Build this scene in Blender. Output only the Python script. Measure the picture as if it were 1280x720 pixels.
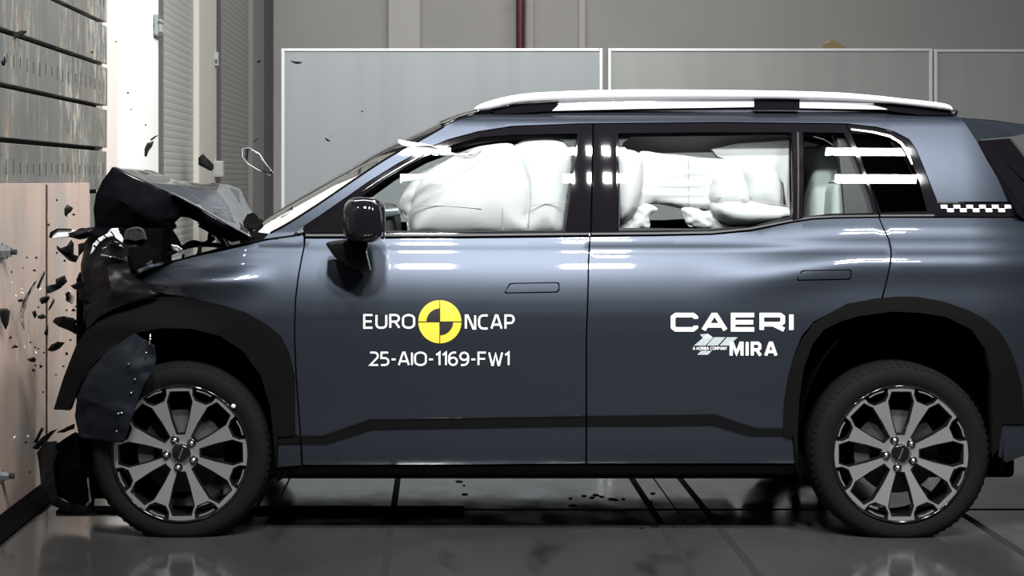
import bpy, math, random
from mathutils import Vector, noise
from mathutils.geometry import delaunay_2d_cdt

for _o in list(bpy.data.objects):
    bpy.data.objects.remove(_o)
C = bpy.context.scene.collection
PI = math.pi

# ------------------------------------------------------------------ camera
F, D0, H, CX, CY = 2240.0, 7.0, 1.406, 550.0, 225.0
cam_d = bpy.data.cameras.new('camera')
cam = bpy.data.objects.new('camera', cam_d); C.objects.link(cam)
cam.location = (0, -D0, H); cam.rotation_euler = (PI/2, 0, 0)
cam_d.sensor_width = 36; cam_d.lens = 36*F/1280
cam_d.shift_x = (640-CX)/1280; cam_d.shift_y = -(360-CY)/1280
cam_d.clip_end = 200
bpy.context.scene.camera = cam

# ------------------------------------------------------------------ world, lamps, exposure
wd = bpy.data.worlds.new('world'); bpy.context.scene.world = wd; wd.use_nodes = True
wd.node_tree.nodes['Background'].inputs[0].default_value = (0.8, 0.85, 0.9, 1)
wd.node_tree.nodes['Background'].inputs[1].default_value = 0.05

def lamp(name, loc, target, sx, sy, power, col=(1, 1, 1), spread=180):
    d = bpy.data.lights.new(name, 'AREA'); d.shape = 'RECTANGLE'; d.size = sx; d.size_y = sy
    d.energy = power; d.color = col; d.spread = math.radians(spread)
    o = bpy.data.objects.new(name, d); C.objects.link(o); o.location = loc
    o.rotation_euler = (Vector(target)-Vector(loc)).to_track_quat('-Z', 'Y').to_euler()
    return o
CAR = (0.4, 0.6, 0.7)
# two tiers of flood lamps on the camera side of the track
for x, w in ((-2.3, .7), (-.18, .38), (1.1, .5), (3.2, .62)):
    lamp('flood_lamp_upper', (x, -3.5, 5.65), (x, .4, .9), w, 0.26, 50, spread=100)
    lamp('flood_lamp_lower', (x, -3.9, 4.75), (x, .4, .9), w, 0.30, 50, spread=100)
# overhead bank over the track
lamp('overhead_bank', (0.8, 3.6, 6.0), (0.8, 3.4, 0), 6.0, 1.2, 260, (1, .99, .97))
# rear hall lamps
lamp('hall_lamp', (1.0, 10.5, 6.2), (1.0, 13, 1.5), 8.0, 0.6, 230, (1, .98, .96))
# lamp that washes the door bay on the left wall
lamp('side_flood_lamp', (1.2, 4.2, 4.6), (-2.1, 5.4, 1.9), 0.6, 0.6, 230, (1, .99, .97))
# lamp on the barrier face
lamp('barrier_lamp', (0.2, 0.6, 4.4), (-1.85, 1.8, 2.0), 0.6, 0.6, 12, (1, .95, .92), 80)

vs = bpy.context.scene.view_settings
vs.view_transform = 'Standard'; vs.look = 'None'; vs.gamma = 1; vs.use_curve_mapping = False
vs.exposure = 0.0

# ------------------------------------------------------------------ pixel <-> place helpers
def W(px, py, Y):
    s = (D0+Y)/F
    return ((px-CX)*s, Y, H-(py-CY)*s)

class Pchip:
    def __init__(s, pts):
        s.x = [p[0] for p in pts]; s.y = [p[1] for p in pts]; n = len(pts)
        h = [s.x[i+1]-s.x[i] for i in range(n-1)]; d = [(s.y[i+1]-s.y[i])/h[i] for i in range(n-1)]
        m = [0]*n; m[0] = d[0]; m[-1] = d[-1]
        for i in range(1, n-1):
            if d[i-1]*d[i] > 0:
                w1 = 2*h[i]+h[i-1]; w2 = h[i]+2*h[i-1]
                m[i] = (w1+w2)/(w1/d[i-1]+w2/d[i])
        s.h, s.m = h, m
    def __call__(s, x):
        X = s.x
        if x <= X[0]: return s.y[0]+s.m[0]*(x-X[0])
        if x >= X[-1]: return s.y[-1]+s.m[-1]*(x-X[-1])
        i = 0
        while x > X[i+1]: i += 1
        t = (x-X[i])/s.h[i]; t2 = t*t; t3 = t2*t
        return ((2*t3-3*t2+1)*s.y[i]+(t3-2*t2+t)*s.h[i]*s.m[i]+(-2*t3+3*t2)*s.y[i+1]+(t3-t2)*s.h[i]*s.m[i+1])

PROF = Pchip([(0.20, .100), (.26, .060), (.31, .040), (.36, .030), (.42, .026), (.50, .022), (.62, .012), (.74, .004), (.82, .001), (.87, .0012),
              (.92, .006), (.97, .0155), (1.02, .0295), (1.065, .0465), (1.11, .067), (1.138, .081), (1.152, .084), (1.168, .090), (1.20, .105)]
             + [(1.2+.02*i, .105+.204*.02*i+.36*(.02*i)**2) for i in range(1, 23)] + [(1.665, .287), (1.685, .325), (1.70, .373), (1.71, .423)])
def sstep(a, b, x):
    t = max(0, min(1, (x-a)/(b-a))); return t*t*(3-2*t)
def surf(X, Z):
    y = PROF(Z)
    y += .016*((X-.55)/1.5)**2
    if X > 2.1: y += .55*(X-2.1)**2
    if X < -1.0: y += .22*(X+1.0)**2
    if X < -.75 and Z > .8: y += .55*(X+.75)**2*sstep(.82, .98, Z)
    # rear haunch
    a = sstep(.95, 1.55, X)
    zc = 1.02+.07*sstep(1.1, 1.7, X)
    y -= .030*a*math.exp(-((Z-zc)/.075)**2)
    # front haunch, creased by the crash
    b = sstep(-.62, -.95, X)
    if b > 0:
        y -= .022*b*math.exp(-((Z-1.02)/.08)**2)
        r = (X+1.22); q = (Z-1.0)
        y += b*(.013*math.exp(-((Z-1.075-.10*(X+.75))/.022)**2)-.014*math.exp(-((Z-1.012-.03*(X+.75))/.028)**2)+.012*sstep(1.0, .93, Z)+.004*math.sin(13*X+23*Z)+.004*math.sin(9*X-31*Z))
    return y
def nrm(X, Z, e=.003):
    gx = (surf(X+e, Z)-surf(X-e, Z))/(2*e); gz = (surf(X, Z+e)-surf(X, Z-e))/(2*e)
    return Vector((gx, -1, gz)).normalized()
def XZ(px, py, off=0):
    y = .05
    for _ in range(12):
        X, _y, Z = W(px, py, y+off); y = surf(X, Z)
    return X, Z
def PS(px, py, off=0):
    X, Z = XZ(px, py, off); return (X, surf(X, Z)+off, Z)

# ------------------------------------------------------------------ materials
def mat(name, col, rough=.5, metal=0, coat=0, coat_r=.03, spec=.5, emit=None, bump=None, var=None):
    m = bpy.data.materials.new(name); m.use_nodes = True
    nt = m.node_tree; b = nt.nodes['Principled BSDF']
    b.inputs['Base Color'].default_value = (*col, 1); b.inputs['Roughness'].default_value = rough
    b.inputs['Metallic'].default_value = metal; b.inputs['Coat Weight'].default_value = coat
    b.inputs['Coat Roughness'].default_value = coat_r; b.inputs['Specular IOR Level'].default_value = spec
    if emit:
        b.inputs['Emission Color'].default_value = (*emit[0], 1); b.inputs['Emission Strength'].default_value = emit[1]
    tc = nt.nodes.new('ShaderNodeTexCoord')
    if var:   # (scale, colour2, xyz stretch)
        mp = nt.nodes.new('ShaderNodeMapping'); mp.inputs['Scale'].default_value = var[2]
        nz = nt.nodes.new('ShaderNodeTexNoise'); nz.inputs['Scale'].default_value = var[0]; nz.inputs['Detail'].default_value = 6
        rp = nt.nodes.new('ShaderNodeValToRGB'); rp.color_ramp.elements[0].color = (*col, 1); rp.color_ramp.elements[1].color = (*var[1], 1)
        rp.color_ramp.elements[0].position = .35; rp.color_ramp.elements[1].position = .68
        nt.links.new(tc.outputs['Object'], mp.inputs[0]); nt.links.new(mp.outputs[0], nz.inputs[0])
        nt.links.new(nz.outputs['Fac'], rp.inputs[0]); nt.links.new(rp.outputs[0], b.inputs['Base Color'])
    if bump:  # (scale, strength, distance)
        n2 = nt.nodes.new('ShaderNodeTexNoise'); n2.inputs['Scale'].default_value = bump[0]; n2.inputs['Detail'].default_value = 4
        bp = nt.nodes.new('ShaderNodeBump'); bp.inputs['Strength'].default_value = bump[1]; bp.inputs['Distance'].default_value = bump[2]
        nt.links.new(tc.outputs['Object'], n2.inputs[0]); nt.links.new(n2.outputs['Fac'], bp.inputs['Height'])
        nt.links.new(bp.outputs[0], b.inputs['Normal'])
    return m
def glassmat(name, tint, rough=.0, gloss=.06):
    m = bpy.data.materials.new(name); m.use_nodes = True; nt = m.node_tree
    for n in list(nt.nodes): nt.nodes.remove(n)
    out = nt.nodes.new('ShaderNodeOutputMaterial'); mx = nt.nodes.new('ShaderNodeMixShader')
    tr = nt.nodes.new('ShaderNodeBsdfTransparent'); gl = nt.nodes.new('ShaderNodeBsdfGlossy'); fr = nt.nodes.new('ShaderNodeFresnel')
    fr.inputs[0].default_value = 1.5
    tr.inputs[0].default_value = (*tint, 1); gl.inputs['Roughness'].default_value = rough
    nt.links.new(fr.outputs[0], mx.inputs[0]); nt.links.new(tr.outputs[0], mx.inputs[1]); nt.links.new(gl.outputs[0], mx.inputs[2])
    nt.links.new(mx.outputs[0], out.inputs[0]); return m

M = {}
M['paint'] = mat('slate_blue_paint', (.042, .051, .068), .42, .75, 1.0, .03, bump=(3.0, .04, .02))
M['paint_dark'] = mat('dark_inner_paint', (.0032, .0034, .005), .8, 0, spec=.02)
M['gloss'] = mat('gloss_black', (.008, .007, .009), .05, 0, .3, .02)
M['crush'] = mat('crushed_black_plastic', (.0045, .0045, .0055), .30, spec=.07)
M['belt'] = mat('satin_grey_moulding', (.09, .09, .095), .6, 0, spec=.2)
M['foot'] = mat('black_mirror_foot', (.006, .006, .006), .35, spec=.25)
M['torn'] = mat('torn_blue_black_plastic', (.007, .009, .013), .5, spec=.12)
M['clad'] = mat('matte_black_plastic', (.0048, .0048, .005), .75, spec=.05)
M['under'] = mat('black_underbody', (.0028, .0028, .003), .9, spec=.02)
M['rubber'] = mat('tyre_rubber', (.0085, .0085, .0085), .8, spec=.06, bump=(60, .1, .002))
M['alloy'] = mat('machined_alloy', (.5, .5, .505), .38, .8)
M['chrome'] = mat('bright_metal', (.75, .75, .77), .18, 1)
M['silver'] = mat('satin_silver', (.82, .83, .85), .42, .35)
M['disc'] = mat('brake_disc_steel', (.045, .045, .045), .6, .2, spec=.2)
M['bag'] = mat('airbag_fabric', (.62, .62, .63), .85, spec=.1, bump=(9, .25, .012))
M['liner'] = mat('headliner_fabric', (.42, .41, .40), .9)
M['seat'] = mat('pale_seat_cover', (.52, .58, .56), .8)
M['dark_trim'] = mat('dark_interior_trim', (.02, .02, .022), .6)
M['white'] = mat('white_vinyl', (.88, .88, .88), .6)
M['yellow'] = mat('yellow_vinyl', (.80, .60, .05), .6)
M['black'] = mat('black_vinyl', (.012, .012, .012), .6)
M['logo'] = mat('pale_grey_vinyl', (.55, .62, .64), .6)
M['glass'] = glassmat('window_glass', (.93, .96, .95))
M['tint'] = glassmat('privacy_glass', (.10, .09, .09))
M['shardglass'] = glassmat('clear_plastic', (.93, .93, .93), .1)
M['shard'] = mat('broken_black_plastic', (.006, .006, .006), .5, spec=.15)
M['white_metal'] = mat('white_powder_coat', (.8, .8, .8), .5)
M['panelA'] = mat('blue_grey_board', (.195, .212, .222), .6, var=(1.0, (.178, .195, .203), (6, 6, .25)))
M['panelB'] = mat('green_grey_board', (.205, .213, .203), .6, var=(1.0, (.185, .195, .185), (6, 6, .25)))
M['frame'] = mat('pale_aluminium_frame', (.50, .52, .53), .4, .3)
M['backwall'] = mat('grey_wall_paint', (.45, .44, .43), .7, var=(.5, (.40, .392, .38), (1, 1, 1)))
M['pilaster'] = mat('light_wall_trim', (.54, .53, .505), .7)
M['wallwhite'] = mat('white_wall_paint', (.86, .86, .85), .6)
M['cream'] = mat('cream_trim', (.62, .60, .54), .6)
M['pinkcream'] = mat('pale_pink_trim', (.70, .62, .58), .6)
M['shutter'] = mat('grey_green_shutter', (.40, .41, .38), .45, .1)
M['shutter2'] = mat('grey_shutter', (.27, .265, .25), .45, .1)
M['wallgrey'] = mat('mid_grey_trim', (.25, .245, .24), .6)
M['walldark'] = mat('dark_grey_recess', (.115, .113, .112), .7)
M['pipe'] = mat('dark_red_pipe', (.10, .018, .022), .5)
M['tan'] = mat('tan_cover', (.33, .24, .11), .6)
M['ceil'] = mat('hall_ceiling', (.38, .42, .48), .8)
M['hall'] = mat('hall_wall', (.16, .17, .19), .8)
M['steel'] = mat('zinc_steel', (.32, .35, .37), .35, .8)
M['groove'] = mat('dark_groove', (.012, .012, .012), .8)
M['void'] = mat('dark_gap', (.02, .018, .017), .9)

# plywood: pinkish tan with soft vertical grain and grey smudges lower down
def plymat():
    m = mat('plywood', (.56, .44, .37), .65)
    nt = m.node_tree; b = nt.nodes['Principled BSDF']; tc = nt.nodes.new('ShaderNodeTexCoord')
    mp = nt.nodes.new('ShaderNodeMapping'); mp.inputs['Scale'].default_value = (2, 3.2, .55)
    nz = nt.nodes.new('ShaderNodeTexNoise'); nz.inputs['Scale'].default_value = 2.0; nz.inputs['Detail'].default_value = 4
    rp = nt.nodes.new('ShaderNodeValToRGB')
    rp.color_ramp.elements[0].color = (.42, .315, .26, 1); rp.color_ramp.elements[1].color = (.52, .415, .355, 1)
    rp.color_ramp.elements[0].position = .3; rp.color_ramp.elements[1].position = .7
    n2 = nt.nodes.new('ShaderNodeTexNoise'); n2.inputs['Scale'].default_value = 2.2; n2.inputs['Detail'].default_value = 3
    r2 = nt.nodes.new('ShaderNodeValToRGB'); r2.color_ramp.elements[0].position = .5; r2.color_ramp.elements[1].position = .72
    mx = nt.nodes.new('ShaderNodeMixRGB'); mx.inputs[2].default_value = (.36, .33, .30, 1)
    nt.links.new(tc.outputs['Object'], mp.inputs[0]); nt.links.new(mp.outputs[0], nz.inputs[0]); nt.links.new(nz.outputs['Fac'], rp.inputs[0])
    nt.links.new(tc.outputs['Object'], n2.inputs[0]); nt.links.new(n2.outputs['Fac'], r2.inputs[0])
    nt.links.new(r2.outputs[0], mx.inputs[0]); nt.links.new(rp.outputs[0], mx.inputs[1]); nt.links.new(mx.outputs[0], b.inputs['Base Color'])
    return m
M['ply'] = plymat()

# worn painted planks: grey green paint, vertical peeled streaks down to white and brown
def plankmat():
    m = mat('worn_plank_paint', (.2, .2, .19), .6)
    nt = m.node_tree; b = nt.nodes['Principled BSDF']; L = nt.links.new
    geo = nt.nodes.new('ShaderNodeNewGeometry')
    def nz(scale, st, det, p0, p1, rough=.6):
        mp = nt.nodes.new('ShaderNodeMapping'); mp.inputs['Scale'].default_value = st
        n = nt.nodes.new('ShaderNodeTexNoise'); n.inputs['Scale'].default_value = scale; n.inputs['Detail'].default_value = det; n.inputs['Roughness'].default_value = rough
        r = nt.nodes.new('ShaderNodeValToRGB'); r.color_ramp.elements[0].position = p0; r.color_ramp.elements[1].position = p1
        L(geo.outputs['Position'], mp.inputs[0]); L(mp.outputs[0], n.inputs[0]); L(n.outputs['Fac'], r.inputs[0]); return r
    base = nz(3, (1, 1, 1), 5, .3, .7); base.color_ramp.elements[0].color = (.095, .10, .095, 1); base.color_ramp.elements[1].color = (.135, .14, .13, 1)
    big = nz(2.0, (1, 2.2, .45), 3, .44, .58)
    fine = nz(9, (1, 3.0, .8), 9, .47, .56, .8)
    mul = nt.nodes.new('ShaderNodeMath'); mul.operation = 'MULTIPLY'; L(big.outputs[0], mul.inputs[0]); L(fine.outputs[0], mul.inputs[1])
    pc = nz(5, (1, 3, .6), 4, .42, .58); pc.color_ramp.elements[0].color = (.22, .165, .12, 1); pc.color_ramp.elements[1].color = (.42, .42, .38, 1)
    mx = nt.nodes.new('ShaderNodeMixRGB'); L(mul.outputs[0], mx.inputs[0]); L(base.outputs[0], mx.inputs[1]); L(pc.outputs[0], mx.inputs[2])
    spk = nz(60, (1, 2.5, 1), 3, .70, .74)
    mx2 = nt.nodes.new('ShaderNodeMixRGB'); mx2.inputs[2].default_value = (.02, .02, .02, 1)
    L(spk.outputs[0], mx2.inputs[0]); L(mx.outputs[0], mx2.inputs[1]); L(mx2.outputs[0], b.inputs['Base Color'])
    return m
M['plank'] = plankmat()

def floormat():
    m = mat('worn_concrete_floor', (.2, .2, .2), .2, spec=.8)
    nt = m.node_tree; b = nt.nodes['Principled BSDF']; L = nt.links.new
    geo = nt.nodes.new('ShaderNodeNewGeometry')
    def nz(scale, st, det, p0, p1):
        mp = nt.nodes.new('ShaderNodeMapping'); mp.inputs['Scale'].default_value = st
        n = nt.nodes.new('ShaderNodeTexNoise'); n.inputs['Scale'].default_value = scale; n.inputs['Detail'].default_value = det
        r = nt.nodes.new('ShaderNodeValToRGB'); r.color_ramp.elements[0].position = p0; r.color_ramp.elements[1].position = p1
        L(geo.outputs['Position'], mp.inputs[0]); L(mp.outputs[0], n.inputs[0]); L(n.outputs['Fac'], r.inputs[0]); return r
    base = nz(1.2, (1, .5, 1), 8, .3, .7); base.color_ramp.elements[0].color = (.036, .0355, .034, 1); base.color_ramp.elements[1].color = (.064, .063, .061, 1)
    st = nz(2.3, (1.6, .5, 1), 6, .60, .72)
    mx = nt.nodes.new('ShaderNodeMixRGB'); mx.inputs[2].default_value = (.025, .0245, .024, 1)
    L(st.outputs[0], mx.inputs[0]); L(base.outputs[0], mx.inputs[1]); L(mx.outputs[0], b.inputs['Base Color'])
    rr = nz(6, (1, .6, 1), 5, .3, .75); rr.color_ramp.elements[0].color = (.06, .06, .06, 1); rr.color_ramp.elements[1].color = (.22, .22, .22, 1)
    L(rr.outputs[0], b.inputs['Roughness'])
    return m
M['floor'] = floormat()

# ------------------------------------------------------------------ mesh helpers
def mk(name, vs_, fs_, m, parent=None, smooth=False, normals=None, label=None, kind=None):
    me = bpy.data.meshes.new(name); me.from_pydata([tuple(v) for v in vs_], [], fs_); me.update()
    mats = m if isinstance(m, (list, tuple)) else [m]
    for q in mats: me.materials.append(q)
    if smooth or normals: me.polygons.foreach_set('use_smooth', [True]*len(me.polygons))
    if normals: me.normals_split_custom_set_from_vertices([tuple(n) for n in normals])
    o = bpy.data.objects.new(name, me); C.objects.link(o)
    if parent: o.parent = parent
    if label: o['label'] = label
    if kind: o['kind'] = kind
    return o
def empty(name, label, cat, group=None, loc=(0, 0, 0)):
    o = bpy.data.objects.new(name, None); C.objects.link(o); o.location = loc; o.empty_display_size = .1
    o['label'] = label; o['category'] = cat
    if group: o['group'] = group
    return o
def tag(o, label, cat, group=None):
    o['label'] = label; o['category'] = cat
    if group: o['group'] = group
    return o

class MB:
    def __init__(s): s.v = []; s.f = []
    def add(s, v, f):
        n = len(s.v); s.v += [tuple(q) for q in v]; s.f += [tuple(i+n for i in q) for q in f]
    def box(s, x0, x1, y0, y1, z0, z1, c=0):
        if c <= 0:
            v = [(x, y, z) for z in (z0, z1) for y in (y0, y1) for x in (x0, x1)]
            s.add(v, [(0, 2, 3, 1), (4, 5, 7, 6), (0, 1, 5, 4), (2, 6, 7, 3), (0, 4, 6, 2), (1, 3, 7, 5)])
        else:
            import bmesh
            bm = bmesh.new(); bmesh.ops.create_cube(bm, size=1)
            for q in bm.verts: q.co = Vector(((x0+x1)/2+q.co.x*(x1-x0), (y0+y1)/2+q.co.y*(y1-y0), (z0+z1)/2+q.co.z*(z1-z0)))
            bmesh.ops.bevel(bm, geom=bm.edges[:], offset=c, segments=2, profile=.5, affect='EDGES')
            bm.verts.index_update()
            s.add([q.co.copy() for q in bm.verts], [tuple(q.index for q in p.verts) for p in bm.faces]); bm.free()
    def tube(s, pts, r, n=8, cap=True, taper=None):
        pts = [Vector(p) for p in pts]; rings = []
        up = Vector((.13, .2, .97))
        for i, p in enumerate(pts):
            t = (pts[min(i+1, len(pts)-1)]-pts[max(i-1, 0)]).normalized()
            a = t.cross(up).normalized(); b = t.cross(a)
            rr = r if taper is None else taper[i]
            rings.append([p+(a*math.cos(2*PI*k/n)+b*math.sin(2*PI*k/n))*rr for k in range(n)])
        v = [q for rg in rings for q in rg]; f = []
        for i in range(len(pts)-1):
            for k in range(n):
                f.append((i*n+k, i*n+(k+1) % n, (i+1)*n+(k+1) % n, (i+1)*n+k))
        if cap: f += [tuple(range(n))[::-1], tuple((len(pts)-1)*n+k for k in range(n))]
        s.add(v, f)
    def lathe(s, prof, c, n=64):   # axis along Y; prof = (r, y) pairs
        v = []; f = []
        for r, y in prof:
            v += [(c[0]+r*math.cos(2*PI*k/n), c[1]+y, c[2]+r*math.sin(2*PI*k/n)) for k in range(n)]
        for i in range(len(prof)-1):
            for k in range(n):
                f.append((i*n+k, i*n+(k+1) % n, (i+1)*n+(k+1) % n, (i+1)*n+k))
        s.add(v, f)
    def prism(s, poly, y0, y1):   # poly in (x, z), extruded in Y
        n = len(poly)
        v = [(p[0], y0, p[1]) for p in poly]+[(p[0], y1, p[1]) for p in poly]
        s.add(v, [tuple(range(n)), tuple(range(2*n-1, n-1, -1))]+[(i, i+n, (i+1) % n+n, (i+1) % n) for i in range(n)])
    def build(s, name, m, parent=None, smooth=False, **k): 
        o = mk(name, s.v, s.f, m, parent, smooth, **k)
        return o

def inside(p, poly):
    x, y = p; c = False; n = len(poly); j = n-1
    for i in range(n):
        xi, yi = poly[i]; xj, yj = poly[j]
        if (yi > y) != (yj > y) and x < (xj-xi)*(y-yi)/(yj-yi)+xi: c = not c
        j = i
    return c
def edist(p, poly, closed=True):
    b = 1e9; n = len(poly)
    for i in range(n if closed else n-1):
        ax, ay = poly[i]; bx, by = poly[(i+1) % n]; dx, dy = bx-ax, by-ay
        L = dx*dx+dy*dy or 1e-12; t = max(0, min(1, ((p[0]-ax)*dx+(p[1]-ay)*dy)/L))
        d = math.hypot(p[0]-ax-t*dx, p[1]-ay-t*dy)
        if d < b: b = d
    return b
def spline(pts, n=5, closed=False):
    out = []; m = len(pts)
    rng = range(m if closed else m-1)
    g = lambda i: pts[i % m] if closed else pts[max(0, min(m-1, i))]
    for i in rng:
        p0, p1, p2, p3 = g(i-1), g(i), g(i+1), g(i+2)
        for k in range(n):
            t = k/n; t2 = t*t; t3 = t2*t
            out.append(tuple(.5*((2*b)+(-a+c)*t+(2*a-5*b+4*c-d)*t2+(-a+3*b-3*c+d)*t3) for a, b, c, d in zip(p0, p1, p2, p3)))
    if not closed: out.append(tuple(pts[-1]))
    return out
def densify(poly, step):
    out = []
    n = len(poly)
    for i in range(n):
        a, b = poly[i], poly[(i+1) % n]; L = math.hypot(b[0]-a[0], b[1]-a[1]); k = max(1, int(L/step))
        for j in range(k): out.append((a[0]+(b[0]-a[0])*j/k, a[1]+(b[1]-a[1])*j/k))
    return out
def cdt(outer, holes, h, extra=None):
    """triangulate a polygon with holes in 2D, with grid points of spacing h inside"""
    loops = [outer]+list(holes)
    V = []; E = []
    for lp in loops:
        n0 = len(V); V += [Vector(p) for p in lp]; E += [(n0+i, n0+(i+1) % len(lp)) for i in range(len(lp))]
    if h:
        x0 = min(p[0] for p in outer); x1 = max(p[0] for p in outer); y0 = min(p[1] for p in outer); y1 = max(p[1] for p in outer)
        i = 0; y = y0+h/2
        while y < y1:
            x = x0+(h/2 if i % 2 else h)
            while x < x1:
                p = (x, y)
                if inside(p, outer) and not any(inside(p, q) for q in holes) and min(edist(p, q) for q in loops) > h*.45: V.append(Vector(p))
                x += h
            y += h*.9; i += 1
    v, e, f, *_ = delaunay_2d_cdt(V, E, [], 0, 1e-6)
    out = []
    for t in f:
        c = (sum(v[i][0] for i in t)/len(t), sum(v[i][1] for i in t)/len(t))
        if inside(c, outer) and not any(inside(c, q) for q in holes):
            a = 0
            for i in range(len(t)):
                p, q = v[t[i]], v[t[(i+1) % len(t)]]; a += p[0]*q[1]-q[0]*p[1]
            out.append(tuple(t) if a > 0 else tuple(reversed(t)))   # CCW in (x,z) faces -Y
    return [tuple(p) for p in v], out
def boundary(faces):
    cnt = {}
    for f in faces:
        for i in range(len(f)):
            a, b = f[i], f[(i+1) % len(f)]; cnt[(a, b)] = 1
    return [(a, b) for (a, b) in cnt if (b, a) not in cnt]

def lift(name, pts, faces, fy, fn, m, parent, depth=.02, lip=.0, **k):
    """turn a flat triangulation in (X,Z) into a curved panel with rolled back edges"""
    v = [(p[0], fy(*p), p[1]) for p in pts]; n = [fn(*p) for p in pts]; f = list(faces)
    if depth:
        bd = boundary(faces); idx = {}
        for a, b in bd:
            pa, pb = pts[a], pts[b]; dx, dz = pb[0]-pa[0], pb[1]-pa[1]; L = math.hypot(dx, dz) or 1
            on = Vector((dz/L, 0, -dx/L))
            for i in (a, b):
                idx.setdefault(i, []).append(on)
        a1 = {}; a2 = {}
        for i, ns in idx.items():
            q = sum(ns, Vector()).normalized() if sum(ns, Vector()).length > 1e-6 else ns[0]
            a1[i] = len(v); v.append(v[i]); n.append((q*.8+n[i]*.6).normalized())
            a2[i] = len(v); v.append((v[i][0], v[i][1]+depth, v[i][2])); n.append(q)
        for a, b in bd: f.append((b, a, a2[a], a2[b])) if False else f.append((a1[b], a1[a], a2[a], a2[b]))
    return mk(name, v, f, m, parent, normals=n, **k)

def panel(name, outline, m, parent, off=0, holes=(), h=.03, depth=.02, **k):
    """a piece of the body side: outline traced in the picture, laid on the curved body surface"""
    o = densify([XZ(*p, off) for p in outline], h); hs = [densify([XZ(*p, off) for p in q], h) for q in holes]
    pts, fs = cdt(o, hs, h)
    return lift(name, pts, fs, lambda x, z: surf(x, z)+off, nrm, m, parent, depth, **k)

def fnormal(fy, e=.003):
    def g(x, z):
        return Vector(((fy(x+e, z)-fy(x-e, z))/(2*e), -1, (fy(x, z+e)-fy(x, z-e))/(2*e))).normalized()
    return g
def puffy(name, outline, Y, bulge, r, m, parent, h=.02, wr=None, **k):
    """inflated fabric chamber: bulges toward the window away from its seam"""
    o = [(W(px, py, Y)[0], W(px, py, Y)[2]) for px, py in spline(outline, 4, True)]
    pts, fs = cdt(densify(o, h), [], h)
    def fy(x, z):
        d = edist((x, z), o) if inside((x, z), o) else 0
        t = min(1, d/r)
        y = Y-bulge*math.sqrt(max(0, 1-(1-t)**2))
        y += .004*noise.noise(Vector((x*9, z*9, Y*5)))
        if wr: y += wr(x, z)
        return y
    v = [(p[0], fy(*p), p[1]) for p in pts]
    nb = len(v)
    v2 = v+[(p[0], 2*Y-fy(*p)+.0, p[1]) for p in pts]
    f2 = fs+[tuple(i+nb for i in reversed(t)) for t in fs]
    return mk(name, v2, f2, m, parent, smooth=True, **k)

def sheet(name, P, faces, m, parent=None, cuts=4, amp=.006, freq=9, thick=.003, smooth=True, seed=0, sharp=28, **k):
    """crumpled sheet from a few 3D corner points; cut finer and wrinkled"""
    import bmesh
    bm = bmesh.new(); vv = [bm.verts.new(W(*p)) for p in P]
    for f in faces: bm.faces.new([vv[i] for i in f])
    bmesh.ops.triangulate(bm, faces=bm.faces[:])
    for _ in range(cuts): bmesh.ops.subdivide_edges(bm, edges=bm.edges[:], cuts=1, use_grid_fill=True)
    bm.normal_update()
    mv = []
    for q in bm.verts:
        b = any(e.is_boundary for e in q.link_edges)
        w = noise.noise(Vector((q.co.x*freq+seed*7.1, q.co.y*freq, q.co.z*freq)))+.5*noise.noise(Vector((q.co.x*freq*2.7, q.co.y*freq*2.7, q.co.z*freq*2.7+seed)))
        mv.append((q, q.normal*(amp*w*(.5 if b else 1))))
    for q, d in mv: q.co += d
    me = bpy.data.meshes.new(name); bm.to_mesh(me); bm.free(); me.materials.append(m)
    if smooth:
        me.polygons.foreach_set('use_smooth', [True]*len(me.polygons))
        me.set_sharp_from_angle(angle=math.radians(sharp))
    o = bpy.data.objects.new(name, me); C.objects.link(o)
    if parent: o.parent = parent
    if thick:
        s = o.modifiers.new('thickness', 'SOLIDIFY'); s.thickness = thick; s.offset = 0
    for a, b in k.items(): o[a] = b
    return o

def struct(o): o['kind'] = 'structure'; return o

# ================================================================== THE HALL
mb = MB(); mb.box(-14, 16, -14, 15.6, -.3, 0)
floor = struct(mb.build('floor', M['floor']))
mb = MB(); mb.box(-14, 16, -14, 15.9, 7.0, 7.2); struct(mb.build('ceiling', M['ceil']))
mb = MB(); mb.box(-14, 16, 15.6, 15.9, 0, 7.0); bw = struct(mb.build('wall_back', M['backwall']))
mb = MB(); mb.box(-14, 16, -14.3, -14, 0, 7.0); struct(mb.build('wall_front', M['hall']))
mb = MB(); mb.box(16, 16.3, -14, 15.9, 0, 7.0); struct(mb.build('wall_right', M['hall']))
mb = MB(); mb.box(-14.3, -14, -14, 15.9, 0, 7.0); struct(mb.build('wall_left', M['hall']))

# back wall relief: pilaster, ledger strips
def bx_back(px0, px1, d, m, name):
    x0 = W(px0, 0, 15.5)[0]; x1 = W(px1, 0, 15.5)[0]
    q = MB(); q.box(x0, x1, 15.6-d, 15.6, 0, 7, .004); struct(q.build(name, m)); 
bx_back(485.5, 525, .12, M['pilaster'], 'trim_1')
bx_back(658, 667, .06, M['pilaster'], 'trim_2')
bx_back(724, 732, .06, M['pilaster'], 'trim_3')
q = MB(); x = W(650.5, 0, 15.35)[0]; q.tube([(x, 15.35, .0), (x, 15.35, 3), (x, 15.35, 6.99)], .055, 12)
pipe = empty('water_pipe', 'dark red vertical pipe against the grey back wall', 'pipe')
q.build('pipe_tube', M['pipe'], pipe, True)
for z in (2.2, 2.95, 3.7):
    q = MB(); q.box(x-.075, x+.075, 15.30, 15.40, z-.02, z+.02); q.build('pipe_clamp', M['walldark'], pipe)

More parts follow.
